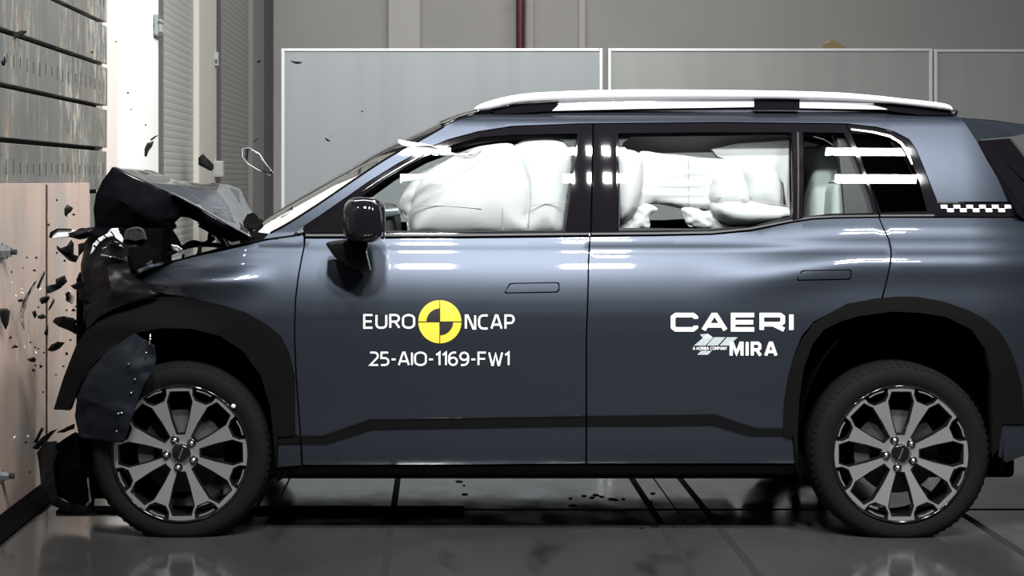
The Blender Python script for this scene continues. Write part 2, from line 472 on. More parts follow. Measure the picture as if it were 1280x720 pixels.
# left wall of door bays, plane x = -2.1
def Yl(px, X=-2.1): return F*X/(px-CX)-D0
def lw(name, px0, px1, m, X=-2.1, thick=.2, z1=7.0):
    q = MB(); q.box(X-thick, X, Yl(px0, X), Yl(px1, X), 0, z1); return struct(q.build(name, m))
lw('trim_4', 128, 147, M['pinkcream'], -2.09)
lw('wall_side', 147, 198, M['wallwhite'], -2.1)
lw('trim_5', 249, 262.5, M['cream'], -2.08)
lw('trim_6', 262.8, 270.5, M['cream'], -2.10)
lw('trim_7', 316, 330, M['wallgrey'], -2.08)
lw('trim_8', 330, 342.5, M['walldark'], -2.10)

def shutter(px0, px1, X, m, label, pitch):
    r = empty('roller_shutter', label, 'shutter', loc=(X, (Yl(px0)+Yl(px1))/2, 0))
    y0 = Yl(px0, X)-r.location.y; y1 = Yl(px1, X)-r.location.y
    sec = [(-.0015, -pitch/2), (.0, -pitch*.42), (.001, -pitch*.15), (.001, pitch*.2), (.0, pitch*.44), (-.0015, pitch/2)]
    v = [(x, y, z) for y in (y0, y1) for x, z in sec]; n = len(sec)
    f = [(i, i+n, i+n+1, i+1) for i in range(n-1)]
    me = None; z = pitch/2; k = 0
    while z < 3.9:
        if me is None:
            o = mk('slat', v, f, m, r, smooth=True); me = o.data
            for p_ in me.polygons: pass
        else:
            o = bpy.data.objects.new('slat', me); C.objects.link(o); o.parent = r
        o.location = (0, 0, z); z += pitch
    for y in (y0, y1):
        q = MB(); q.box(-.03, .03, y-.03, y+.03, 0, 4.0, .004); q.build('guide_rail', M['walldark'], r)
    q = MB(); q.box(-.12, -.03, y0-.05, y1+.05, 0, 4.0); q.build('back_plate', M['walldark'], r)
    q = MB(); q.box(-.12, .04, y0-.05, y1+.05, 3.9, 4.3, .01); q.build('shutter_housing', m, r)
    return r
shutter(199, 247.5, -2.13, M['shutter'], 'greenish grey roller shutter beside the bright white wall', .056)
shutter(272, 314, -2.13, M['shutter2'], 'darker grey roller shutter nearer the back wall', .056)
# sign plate on the white wall, boxes on the column
y = Yl(192.5); q = MB()
sg = empty('wall_plate', 'small framed grey plate projecting at the white wall edge by the shutter', 'sign')
X1 = W(190, 0, Yl(194)); z0 = W(0, 45, Yl(194))[2]; z1 = W(0, 19, Yl(194))[2]
q.box(-2.095, -2.06, Yl(190)+.05, Yl(198), z0, z1, .006); q.build('plate_frame', M['steel'], sg)
q = MB(); q.box(-2.06, -2.055, Yl(190)+.1, Yl(198)-.05, z0+.03, z1-.03); q.build('plate_face', M['frame'], sg)
q = MB(); q.box(-2.0555, -2.053, Yl(190)+.25, Yl(198)-.3, z0+.09, z1-.05); q.build('plate_print', M['walldark'], sg)
bx = empty('switch_box', 'pale square box low on the edge between the two shutters', 'box')
yb = 9.70
xa, _, za = W(269.5, 221, yb); xb, _, zb = W(278, 201, yb)
q = MB(); q.box(-2.108, xb, yb, yb+.14, za, zb, .006); q.build('box_body', M['pilaster'], bx)
q = MB(); q.box(-2.09, xb-.012, yb-.006, yb+.01, za+.015, zb-.015); q.build('box_cover', M['frame'], bx)
bx = empty('door_contact', 'small slim contact box high on the cream column edge', 'box')
xa, _, za = W(269.3, 82, yb); xb, _, zb = W(272.2, 65, yb)
q = MB(); q.box(-2.108, xb, yb, yb+.10, za, zb, .004); q.build('box_body', M['frame'], bx)
q = MB(); q.box(-2.095, xb-.004, yb-.006, yb+.02, za+.02, za+.06); q.build('switch_tip', M['walldark'], bx)

# partition panels
def partition(px0, px1, top, m, label, Y=6.83):
    x0 = W(px0, 0, Y)[0]; x1 = W(px1, 0, Y)[0]; zt = W(0, top, Y)[2]
    r = empty('partition_panel', label, 'partition', loc=((x0+x1)/2, Y, 0)); w = (x1-x0)/2
    q = MB(); q.box(-w+.015, w-.015, .01, .06, .07, zt-.015); q.build('board', m, r)
    for a, b, c, d in ((-w, -w+.026, .05, zt), (w-.026, w, .05, zt)):
        q = MB(); q.box(a, b, 0, .07, c, d, .004); q.build('frame_post', M['frame'], r)
    for c, d in ((.05, .08), (zt-.022, zt)):
        q = MB(); q.box(-w+.026, w-.026, .001, .069, c, d, .004); q.build('frame_rail', M['frame'], r)
    for sx in (-w+.3, w-.3):
        q = MB(); q.box(sx-.03, sx+.03, -.25, .32, 0, .05, .005); q.build('foot', M['steel'], r)
partition(351.5, 753.5, 60.5, M['panelA'], 'blue-grey partition board with white edges, left of the three behind the car')
partition(760, 1166, 60.5, M['panelB'], 'green-grey partition board above the car roof, middle of the three')
partition(1168, 1574, 61.5, M['panelB'], 'green-grey partition board behind the spoiler at the right edge')
q = MB(); P = [W(px, py, 9.5) for px, py in ((1036, 64), (1036, 53), (1040, 49.5), (1045, 52), (1059, 60), (1063, 64))]
q.prism([(p[0], p[2]) for p in P][::-1], 9.5, 9.75); q.box(P[0][0], P[5][0], 9.5, 9.75, 0, P[0][2])
tag(q.build('machine_cover', M['tan']), 'small tan wedge peeking over the middle partition board', 'machine')

# floor joints and rails
def strip(name, x0, x1, y0, y1, m, z=.002):
    q = MB(); q.box(x0, x1, y0, y1, -.02, z); o = q.build(name, m); return o
def fl(px, py): 
    s = H/(py-CY); return ((px-CX)*s, F*s-D0)
for i, (pa, pb, w) in enumerate((((497, 594), (488.5, 668), .028), ((787, 594), (835, 668), .030), ((848, 594), (905, 668), .030), ((339, 594), (325, 634), .02), ((357, 594), (352, 634), .008), ((817, 594), (864, 668), .006))):
    a = fl(*pa); b = fl(*pb); xm = (a[0]+b[0])/2
    struct(strip('trim_%d' % (10+i), xm-w/2, xm+w/2, -3.0 if i in (0, 1, 2) else .2, 6.8, M['groove'], .0015))
a = fl(580, 636.5); struct(strip('trim_20', fl(580, 637)[0], 3.2, fl(0, 637.6)[1], fl(0, 636)[1], M['groove'], .0015))
q = MB(); x1_, yy = fl(580, 637)
q.box(-1.62, x1_, fl(0, 642)[1], fl(0, 635.5)[1], 0, .012, .003)
q.build('floor_track', M['under'])['kind'] = 'structure'
bpy.data.objects['floor_track'].name = 'trim_21'
q = MB(); q.box(1.74, 4.5, fl(0, 668)[1]-.02, fl(0, 668)[1]+.0, -.02, .0015)
# diagonal groove by rear wheel
a = fl(1238, 652); b = fl(1256, 668)
struct(strip('trim_22', 2.18, 2.215, -3, 6.8, M['groove'], .0015))
struct(strip('trim_23', -1.835, -1.69, -3, 3.0, M['under'], .012))

# ================================================================== BARRIER
bar = empty('crash_barrier', 'tall barrier faced with worn grey painted planks at left', 'barrier', loc=(0, 0, 0))
XB = -1.86
q = MB(); q.box(-4.2, XB-.06, -4, 3.01, 0, 5.2); q.build('barrier_block', M['void'], bar)
gaps = [1.576-.233*6+.233*i for i in range(0, 15)]
random.seed(5)
for i in range(len(gaps)-1):
    z0 = max(.01, gaps[i]+.011); z1 = gaps[i+1]-.011
    if z1 < .05: continue
    for (ya, yb2) in ((-3.6, -.9), (-.897, 2.078), (2.081, 3.01)):
        q = MB(); dx = random.uniform(-.003, .003)
        q.box(XB-.055, XB+dx, ya, yb2, z0, z1, .003); pl = q.build('plank', M['plank'], bar)
        if i % 2 == 1 and z0 > 1.0:
            q = MB(); y = ya+.06; zc = (z0+z1)/2
            while y < yb2-.02:
                if y > -.6:
                    L = random.uniform(.02, .034); zc = (z0+z1)/2+random.uniform(-.006, .006)
                    q.box(XB+dx-.01, XB+dx+.0012, y-.005, y+.005, zc-L, zc+L)
                y += .128
            if q.v: q.build('slot', M['void'], pl, kind='stuff')
# pale shims at the far end of the gaps
for z in gaps[6::2]:
    q = MB(); q.box(XB-.05, XB-.004, 2.90, 3.0, z-.009, z+.009); q.build('wood_shim', M['pinkcream'], bar)
# steel hook sticking from a gap
zz = W(20, 42, .9)
q = MB(); xh = XB; yh = F*XB/(20-CX)-D0; sc = (D0+yh)/F
zf = lambda py: H-(py-CY)*sc
q.prism([(XB-.02, zf(46)), (XB+.0, zf(47)), (XB+.02, zf(45)), (XB+.045, zf(39)), (XB+.03, zf(38.5)), (XB, zf(41))], yh-.02, yh+.02)
q.build('hook', M['groove'], bar)

XP = -1.83
def plywood(y0, y1, label):
    zt = 1.391
    n = 60; v = []; random.seed(11)
    # edge by the seam is slightly ragged
    q = MB(); q.box(XP-.024, XP, y0, y1, .012, zt, .0015)
    return tag(q.build('plywood_board', M['ply']), label, 'board')
ysm = F*XP/(57.5-CX)-D0; yfar = F*XP/(112-CX)-D0
pw1 = plywood(ysm+.009, yfar, 'narrow plywood board right of the ragged seam, behind the flying shards')
pw2 = plywood(ysm-1.9, ysm-.004, 'wide plywood board at the left edge with two bolts')
q = MB(); random.seed(3); z = .02; pts = []
while z < 1.39:
    pts.append((XP+.0015, ysm+.005+random.uniform(-.003, .003), z)); z += .022
q.tube(pts, .0045, 5); q.build('torn_seam', M['void'], pw1)
def bolt(py, label, big):
    yb = F*XP/(0-CX)-D0+.02; sc = F/(D0+yb); z = H-(py-CY)/sc
    L = .066 if big else .055
    r = empty('bolt', label, 'bolt', loc=(XP, yb, z))
    hexa = lambda R: [(R*math.cos(PI/3*k), R*math.sin(PI/3*k)) for k in range(6)]
    def prismx(x0, x1, R, n=6):
        q = MB(); q.tube([(x0, 0, 0), (x1, 0, 0)], R, n); return q
    prismx(0, .004, .040 if big else .028, 20).build('washer', M['steel'], r)
    prismx(.004, .026, .032 if big else .020).build('nut', M['steel'], r)
    prismx(.026, .042 if big else .034, .022 if big else .015).build('locknut', M['steel'], r)
    q = MB(); x = .03; 
    while x < L-.004: q.tube([(x, 0, 0), (x+.0025, 0, 0), (x+.005, 0, 0)], .01, 12, True, [.0105, .013, .0105]); x += .005
    q.build('threaded_rod', M['disc'], r)
bolt(315, 'hex bolt in the plywood at the left edge, upper and larger one', True)
bolt(595, 'smaller hex bolt near the floor at the left edge of the plywood', False)

# ================================================================== CAR
car = empty('car', 'slate-blue sport utility car crumpled against the plywood barrier', 'car', loc=(0, 0, 0))
P = panel
MIR = []     # near-side parts that have a twin on the far side

# --- outlines (traced in picture pixels, then laid on the body surface)
fender_out = [(203, 331), (222, 326.5), (240, 322), (254, 319), (277, 314), (301, 308.5), (335, 300.5), (379, 294.5), (379.5, 306), (372.5, 342), (368.5, 373), (367, 420), (369, 470), (374.5, 545),
              (369, 543), (368.5, 470), (361, 440), (351, 420), (333, 405), (308, 391), (281, 382), (254, 376), (235, 371), (205, 367), (165, 356), (171, 343), (186, 336)]
fender = P('front_fender', fender_out, M['paint'], car, h=.022)
door1_out = [(382, 298.5), (560, 298.5), (736.5, 296.5), (734.5, 330), (732, 420), (731.5, 579), (560, 580.5), (379, 581), (378, 562), (376.5, 545), (371, 470), (369, 420), (370.5, 373), (374.5, 342), (381.5, 306)]
front_door = P('front_door', door1_out, M['paint'], car)
door2_out = [(738.5, 296.5), (820, 295.5), (889, 294), (939, 289.5), (989, 279), (1015, 275), (1043, 273.5), (1098, 272.5), (1110, 299), (1112.3, 310), (1113, 319), (1106.5, 354), (1101, 375), (1060, 379), (1036, 392), (1017, 402), (1002, 420), (992, 445), (985, 471), (980, 505), (979, 535),
             (990, 545), (993, 579), (860, 579), (733.8, 579), (734, 420), (736.5, 330)]
rear_door = P('rear_door', door2_out, M['paint'], car)
quarter_out = [(1100, 272.5), (1172, 272.5), (1276, 272.5), (1330, 274), (1390, 280), (1400, 330), (1400, 420), (1395, 526), (1281, 528), (1279, 502), (1271, 458), (1249, 413), (1209, 387), (1147, 372), (1104, 372.5), (1109, 354), (1115.3, 319), (1114.5, 310), (1112, 299)]
quarter = P('rear_quarter_panel', quarter_out, M['paint'], car)
upper_out = [(330, 298.5), (338, 290), (360, 279), (401, 253), (463, 211), (497, 190), (529, 173), (555, 158), (575, 149.5), (600, 142.5), (640, 139.5), (700, 138), (800, 136.5), (940, 135.5), (1060, 137), (1140, 140), (1190, 143.5), (1201, 147),
             (1220, 175), (1233, 199), (1249, 226), (1262, 252), (1172, 252), (1164, 232), (1157, 214), (1146, 187), (1137, 174), (1118, 164), (1095, 158), (1057, 154), (900, 152.5), (726, 154), (641, 157), (597, 164), (560, 174), (529, 187), (497, 204), (460, 227), (435, 244.5), (400, 269), (377, 284), (366, 293.5)]
upper = P('roof_side_and_pillars', upper_out, M['paint'], car, h=.022, depth=.03)
rearbump_out = [(1254, 531), (1395, 529), (1390, 552), (1330, 562), (1281, 569), (1258, 578), (1248, 570), (1250, 548)]
P('rear_bumper', rearbump_out, M['paint'], car, off=-.004)
sill_out = [(348, 556), (378, 556), (378, 583), (732, 581.5), (994, 581), (992, 546), (1000, 546), (1000, 585), (1004, 604), (982, 592), (362, 592.5), (346, 603)]
P('sill', [(348, 556), (376.3, 556), (377.3, 583), (560, 582.5), (732, 581.2), (994, 581), (996, 592.5), (982, 592.5), (362, 593), (346, 603)], M['clad'], car, off=.006, depth=.05)
P('sill_corner_panel', [(348, 555.5), (375, 555.5), (376, 581.5), (347, 584)], M['paint'], car, off=.0)
q = MB()
random.seed(2)
for i in range(26):
    px = 425+i*22+random.uniform(-3, 3)
    if px < 975:
        a = PS(px, 592, .02); q.box(a[0]-.014, a[0]+.014, a[1]-.01, a[1]+.10, a[2]-.007, a[2]+.02, .003)
q.build('sill_clip', M['clad'], car, kind='stuff')
# black lower trim strips on doors and sill front
for d, pts in ((front_door, [(376.8, 545), (402, 545), (430, 536), (462, 525), (560, 523), (732, 520.5), (732, 531), (560, 534), (466, 535.5), (437, 545), (409, 553.5), (378, 554)]),
               (rear_door, [(734, 520), (815, 519), (895, 518), (920, 527), (947, 535.5), (980, 535.5), (990, 543.5), (938, 544), (915, 537), (892, 530), (815, 531), (734, 531)])):
    P('lower_trim', pts, M['clad'], d, off=-.008, depth=.012)
P('rocker_trim', [(348, 545), (374.5, 545), (375.5, 554.5), (347, 555)], M['clad'], car, off=-.006, depth=.02)
for parent, pts in ((front_door, [(387, 545), (404, 544.2), (462, 523.8), (732, 519.6), (732, 521), (463, 525.5), (405, 546), (387, 546.5)]),):
    P('trim_edge', pts, M['gloss'], parent, off=-.010, depth=.004)

# black window surround and glass
fw = [(390, 291), (398, 283), (436, 257), (455, 243), (484, 222), (530, 196), (565, 181), (600, 171), (640, 168), (680, 167), (722, 167), (715, 228), (706, 290), (560, 291)]
rw = [(772.5, 166.5), (880, 165), (990, 165), (990.5, 220), (991, 272), (965, 279.5), (939, 284), (889, 288.5), (772, 289.5)]
tw = [(1003.5, 165), (1055, 166), (1068, 190), (1088, 242), (1094, 267), (1040, 268.5), (1003.5, 272.5)]
qw = [(1064, 166.5), (1090, 167.5), (1115, 173), (1127, 180), (1136, 195), (1147, 220), (1159, 264), (1101, 265.5), (1083, 215)]
s1 = [(381, 296.5), (381, 291), (377.5, 285.5), (400, 270.5), (435, 246), (460, 228.5), (497, 205.5), (529, 188.5), (560, 175.5), (597, 165.5), (641, 158.5), (726, 155.5), (740.5, 155.3), (739.6, 200), (738.5, 250), (737.3, 294.5), (560, 296.5)]
s2 = [(739.5, 294.5), (740.7, 250), (741.8, 200), (742.6, 155.3), (900, 154), (1056, 155.5), (1064, 168), (1077, 200), (1090, 240), (1098.5, 270.5), (1043, 271.5), (1015, 273), (989, 277), (939, 287), (889, 292), (820, 293.5)]
s3 = [(1058, 155.5), (1095, 159.5), (1118, 165.5), (1136.5, 175.5), (1145, 188), (1156, 215), (1163, 233), (1172, 254), (1274, 254), (1280, 271), (1172, 270.8), (1100.5, 270.5), (1092, 240), (1079, 200), (1066, 168)]
ws1 = P('window_frame', s1, M['gloss'], front_door, off=.004, holes=[fw], h=.022, depth=.025)
ws2 = P('window_frame', s2, M['gloss'], rear_door, off=.004, holes=[rw, tw], h=.022, depth=.025)
ws3 = P('quarter_window_frame', s3, M['gloss'], quarter, off=.004, holes=[qw], h=.022, depth=.025)
g1 = P('window_glass', fw, M['glass'], front_door, off=.012, h=.05, depth=0)
g2 = P('window_glass', rw, M['glass'], rear_door, off=.012, h=.05, depth=0)
g3 = P('window_glass', tw, M['glass'], rear_door, off=.006, h=.05, depth=0)
g4 = P('quarter_glass', qw, M['tint'], quarter, off=.006, h=.05, depth=0)
# glossy pillar covers, each gently domed so a lamp shows as a small block
for par, pts, xc in ((front_door, [(724, 160), (738.5, 160), (737.2, 290), (709, 290), (717, 230)], 737.5), (rear_door, [(742.5, 160), (770, 160), (770, 290), (740.4, 290), (741.6, 220)], 760)):
    x_c = XZ(xc, 200)[0]
    o = densify([XZ(*p) for p in pts], .02); t_, f_ = cdt(o, [], .012)
    fyc = lambda x, z, x_c=x_c: surf(x, z)-.006+.75*(x-x_c)**2
    lift('pillar_cover', t_, f_, fyc, fnormal(fyc), M['gloss'], par, .012)
# belt mouldings in satin grey
P('belt_moulding', [(382, 292.6), (560, 292.6), (737, 291.0), (737, 293.4), (560, 295.2), (382, 295.2)], M['belt'], front_door, off=-.004, h=.05, depth=.01)
P('belt_moulding', [(739.5, 291), (820, 290.5), (889, 289.2), (939, 284.6), (989, 274.6), (1015, 270.8), (1043, 269.4), (1098, 268.6), (1098.6, 270.4), (1043, 271.3), (1015, 272.8), (989, 276.6), (939, 286.7), (889, 291.6), (820, 292.8), (739.5, 293.4)], M['belt'], rear_door, off=-.004, h=.05, depth=.01)
P('belt_moulding', [(1101, 268.4), (1168, 268), (1168, 270.2), (1101, 270.4)], M['belt'], quarter, off=-.004, h=.05, depth=.01)
# pillar dividers with thin bright edges
for pts in ([(990.5, 164), (1003.5, 164), (1003.5, 272.6), (991, 275.5)],):
    P('divider_post', pts, M['gloss'], rear_door, off=-.006, depth=.02)
P('divider_edge', [(996.5, 165), (998.3, 165), (998.3, 273), (996.8, 273)], M['disc'], rear_door, off=-.010, h=.05, depth=.006)
P('frame_moulding', [(1064, 160.5), (1092, 164), (1113, 169), (1127, 177.5), (1136, 192), (1141, 205), (1139.5, 205.5), (1134, 193), (1125.5, 179.5), (1112, 171.5), (1091, 166.2), (1064, 162.6)], M['chrome'], quarter, off=-.003, h=.03, depth=.005)
# chequer blocks on the black strip of the rear pillar
k = 0
for px in range(1176, 1262, 8):
    for row in (0, 1):
        if (k+row) % 2 == 0:
            y0 = 256+row*4.5
            P('chequer_mark', [(px, y0), (px+8, y0), (px+8.4, y0+4.5), (px+.4, y0+4.5)], M['white'], ws3.parent, off=.001, h=.05, depth=.003)
    k += 1

# door handles
def handle(parent, x0, x1, yt, yb):
    o = [(x0+1, yb-1.5), (x0+7, yt+1.8), (x0+11, yt+1), (x1-3, yt), (x1, yt+1.5), (x1, yb-4), (x1-3, yb-1.2), (x0+3, yb)]
    P('handle_recess', [(p[0]+(1.5 if p[0] > (x0+x1)/2 else -1.5), p[1]+(1.4 if p[1] > (yt+yb)/2 else -1.4)) for p in o], M['under'], parent, off=-.0006, h=.05, depth=.004)
    P('door_handle', o, M['paint'], parent, off=-.004, h=.03, depth=.006)
handle(front_door, 631, 698, 354, 365.5)
handle(rear_door, 996, 1063, 338, 349.5)

# cladding round the wheel arches
front_clad = [(67, 512), (73, 492), (79, 473), (87, 452), (95, 432), (110, 410), (120, 398), (142, 385), (168, 376), (200, 371.5), (241, 371), (254, 377), (281, 383), (308, 392), (333, 406), (350, 421), (360, 441), (367.5, 470), (368, 545), (347, 546), (345.5, 602),
              (343, 560), (338, 510), (326, 470), (305, 440), (275, 420), (240, 411), (205, 410), (175, 415), (153, 425), (135, 437), (117, 455), (102, 477), (94, 493), (87, 513)]
P('front_arch_cladding', front_clad, M['clad'], car, off=-.012, depth=.05, h=.025)
rear_clad = [(979.5, 538), (981, 505), (986, 471), (994, 445), (1004, 425), (1018, 405), (1035, 394), (1061, 380), (1093, 373.5), (1120, 371), (1147, 371), (1180, 377), (1209, 387), (1232, 399), (1249, 413), (1262, 434), (1271, 458), (1277, 480), (1279, 502), (1280, 530), (1253, 530), (1249, 560), (1240, 572),
             (1241, 530), (1240, 470), (1232, 437), (1215, 412), (1182, 396), (1150, 391), (1115, 389.5), (1075, 395), (1053, 401), (1030, 412), (1016, 430), (1005, 460), (999, 500), (997, 545), (998, 580), (1004, 606), (995, 585), (992, 546), (980, 545)]
P('rear_arch_cladding', rear_clad, M['clad'], car, off=-.012, depth=.05, h=.025)

# dark body shell behind the panels (near side), with window and wheel openings
shell_out = [(205, 340), (300, 314), (377, 297), (380, 288), (455, 236), (530, 190), (600, 166), (740, 156), (1056, 156), (1110, 166), (1140, 186), (1170, 255), (1272, 256), (1330, 280), (1390, 290), (1390, 520), (1290, 540), (1262, 540),
             (1262, 470), (1225, 400), (1150, 380), (1060, 388), (1008, 430), (992, 500), (998, 590), (355, 590), (352, 500), (335, 430), (290, 396), (240, 384), (170, 375)]
grow = lambda pts, d: [(p[0]+(d if p[0] > sum(a[0] for a in pts)/len(pts) else -d), p[1]+(d if p[1] > sum(a[1] for a in pts)/len(pts) else -d)) for p in pts]
shell = P('body_shell', shell_out, M['under'], car, off=.035, holes=[grow(fw, -1), grow(rw, -1), grow(tw, -1), grow(qw, -1)], h=.04, depth=.05)

# wheel wells: half barrels open at the bottom
def well(px, r, name):
    X = W(px, 0, .05)[0]; Z = .33; q = MB(); n = 28; v = []; f = []
    for y in (.05, .50):
        for k_ in range(n+1):
            a = PI*(k_/n)*1.1-.05*PI
            v.append((X+r*math.cos(a), y, Z+r*.98*math.sin(a)+(.16*math.sin(max(0, min(PI, a))))))
    for k_ in range(n): f.append((k_, k_+n+1, k_+n+2, k_+1))
    c = len(v); v.append((X, .50, Z)); 
    for k_ in range(n): f.append((n+1+k_, n+2+k_, c))
    q.add(v, f); return q.build(name, M['under'], car, True)
well(225, .405, 'front_wheel_well'); well(1126, .405, 'rear_wheel_well')

# --- roof, windscreen
def loft(name, near, mid, m, parent, n=14, thick=.02, far=None):
    """near: edge points on the near body side; mid: points on the centre line; mirrored to the far side"""
    v = []; f = []; K = len(near)
    for a, b in zip(near, mid):
        for j in range(n+1):
            t = j/n*2-1
            w = t*t*.55+.45*abs(t)**5
            ya = a[1]; Yc = .94
            x = b[0]+(a[0]-b[0])*w; z = b[2]+(a[2]-b[2])*w
            v.append((x, Yc+(Yc-ya)*t, z))
    for i in range(K-1):
        for j in range(n):
            f.append((i*(n+1)+j, i*(n+1)+j+1, (i+1)*(n+1)+j+1, (i+1)*(n+1)+j))
    o = mk(name, v, f, m, parent, smooth=True)
    if thick:
        s = o.modifiers.new('thickness', 'SOLIDIFY'); s.thickness = thick; s.offset = -1
    return o
scr_n = [(336, 292), (360, 279.5), (401, 253.5), (463, 211.5), (497, 190.5), (529, 173.5), (553, 159.5)]
scr_c = [(322, 284), (350, 263.5), (392, 238), (450, 203), (486, 183), (520, 168), (547, 155.5)]
sp = lambda L: spline(L, 4)
loft('windscreen', [PS(*p, .012) for p in sp(scr_n)], [W(*p, .94) for p in sp(scr_c)], M['glass'], car, thick=0)
roof_n = [(600, 142.5), (620, 141), (640, 139.5), (700, 138), (800, 136.5), (940, 135.5), (1060, 137), (1140, 140), (1180, 143), (1192, 146)]
roof_c = [(600, 140), (620, 137.5), (640, 135.5), (700, 132), (800, 130), (940, 130), (1060, 133), (1120, 138), (1155, 142), (1170, 146)]
loft('roof_panel', [PS(*p, .002) for p in sp(roof_n)], [W(*p, .94) for p in sp(roof_c)], M['paint'], car, thick=.02)
loft('screen_header', [PS(*p, .006) for p in sp([(553, 159.5), (575, 149.5), (600, 142.5)])], [W(*p, .94) for p in sp([(547, 155.5), (573, 146.5), (600, 140)])], M['gloss'], car, thick=.01)
# wiper cowl
P_ = [(320, 290, .2), (345, 292, .15), (365, 300, .12), (300, 305, .2), (285, 300, 1.7), (330, 285, 1.7)]
sheet('cowl', [(300, 306, .2), (345, 299, .10), (372, 297, .12), (372, 291, .9), (345, 280, 1.75), (300, 286, 1.75)], [(0, 1, 2, 3, 4, 5)], M['under'], car, cuts=2, amp=.004)
# windscreen gasket, then the A pillar highlight drawn as a bright metal tube
q = MB(); q.tube([PS(px, py, -.002) for px, py in sp([(338, 291), (360, 279), (401, 252.8), (463, 210.8), (497, 189.8), (529, 172.8), (555, 158)])], .004, 6)
q.build('screen_gasket', M['clad'], car, True)
q = MB(); q.tube([PS(px, py, .0) for px, py in sp([(452, 240), (480, 221.5), (505, 206.5), (530, 193)])], .0035, 6); q.build('pillar_highlight', M['chrome'], car, True)

# --- roof rail
rail_t = [(592, 135.5), (607, 127.5), (651, 117.5), (710, 113.8), (771, 112.2), (840, 112), (908, 112.6), (975, 113.4), (1045, 115.5), (1090, 119), (1127, 123), (1181, 129.5), (1190, 137)]
rail_b = [(594, 138), (612, 137), (651, 129), (710, 126), (771, 124.6), (840, 123.8), (908, 123.6), (975, 124), (1045, 125.6), (1090, 128), (1127, 131), (1179, 137), (1188, 138.2)]
def rail(top, bot, Yc, wid, m, parent, name):
    t = sp(top); b = sp(bot); v = []; f = []; n = 10
    for a, c in zip(t, b):
        A = Vector(W(*a, Yc)); B = Vector(W(*c, Yc)); cc = (A+B)/2; hh = (A-B)/2
        for k_ in range(n):
            an = 2*PI*k_/n
            ca, sa = math.cos(an), math.sin(an)
            sq = lambda x: math.copysign(abs(x)**.7, x)
            v.append(cc+hh*sq(sa)+Vector((0, -wid*sq(ca), 0)))
    for i in range(len(t)-1):
        for k_ in range(n): f.append((i*n+k_, (i+1)*n+k_, (i+1)*n+(k_+1) % n, i*n+(k_+1) % n))
    f += [tuple(range(n)), tuple(range((len(t)-1)*n+n-1, (len(t)-1)*n-1, -1))]
    return mk(name, v, f, m, parent, smooth=True)
rr = rail(rail_t, rail_b, .30, .022, M['silver'], car, 'roof_rail')
for pts, m, nm in (([(614, 139), (640, 130.5), (699, 127), (690, 138.8), (660, 141), (620, 143)], M['gloss'], 'rail_foot'),
                   ([(942, 124), (999, 124), (999, 138), (942, 138)], M['gloss'], 'rail_foot'),
                   ([(1092, 128.5), (1130, 131), (1186, 138), (1190, 144), (1150, 144), (1113, 139)], M['gloss'], 'rail_foot'),
                   ([(700, 129.3), (800, 127.8), (942, 126.6), (942, 133.8), (800, 136), (690, 138.6)], M['silver'], 'lower_rail'),
                   ([(999, 127.5), (1085, 130.5), (1112, 137), (1060, 136.2), (999, 135)], M['silver'], 'lower_rail')):
    q = MB(); Q = [W(px, py, .31) for px, py in pts]; q.prism([(a[0], a[2]) for a in Q][::-1], .30, .345)
    q.build(nm, m, rr)

# --- spoiler, tail glass
Pq = [(1202, 147, .36), (1240, 150, .385), (1300, 158, .43), (1300, 164, .415), (1275, 168.5, .375), (1262, 171, .35), (1221, 175, .285)]
q = MB(); a = [W(*p) for p in Pq]
near = a; farr = [(p[0], 1.88-p[1], p[2]) for p in a]; n = len(a)
v = near+[(p[0], .94, p[2]+.02) for p in a]+farr
f = [tuple(range(n))]+[tuple(range(3*n-1, 2*n-1, -1))]+[(i+j*n, i+n+j*n, (i+1) % n+n+j*n, (i+1) % n+j*n) for i in range(n) for j in (0, 1)]
f[0] = tuple(reversed(f[0])); f[1] = tuple(reversed(f[1]))
q.add(v, f); q.build('rear_spoiler', M['paint'], car)
q = MB(); a = [W(px, py, yy_) for px, py, yy_ in ((1221, 176, .26), (1262, 173, .34), (1300, 222, .38), (1345, 290, .42), (1300, 290, .22), (1272, 268, .13), (1245, 218, .20))]
n = len(a); v = a+[(p[0]+.05, p[1]+.12, p[2]) for p in a]
q.add(v, [tuple(range(n))[::-1], tuple(range(n, 2*n))]+[(i, (i+1) % n, (i+1) % n+n, i+n) for i in range(n)])
q.build('tail_pillar_trim', M['gloss'], car)
# tailgate and rear end beyond the frame
q = MB(); sec = [(2.12, 1.62), (2.26, 1.55), (2.56, 1.24), (2.74, 1.08), (2.80, .90), (2.80, .40), (2.55, .30)]
v = [(x+.06*math.cos((y-.94)/.6)-.05, y, z) for y in (.30, .5, .94, 1.38, 1.58) for x, z in sec]
f = [(j*7+i, j*7+i+1, j*7+8+i, j*7+7+i) for j in range(4) for i in range(6)]
q.add(v, f); q.build('tailgate', M['gloss'], car, True)

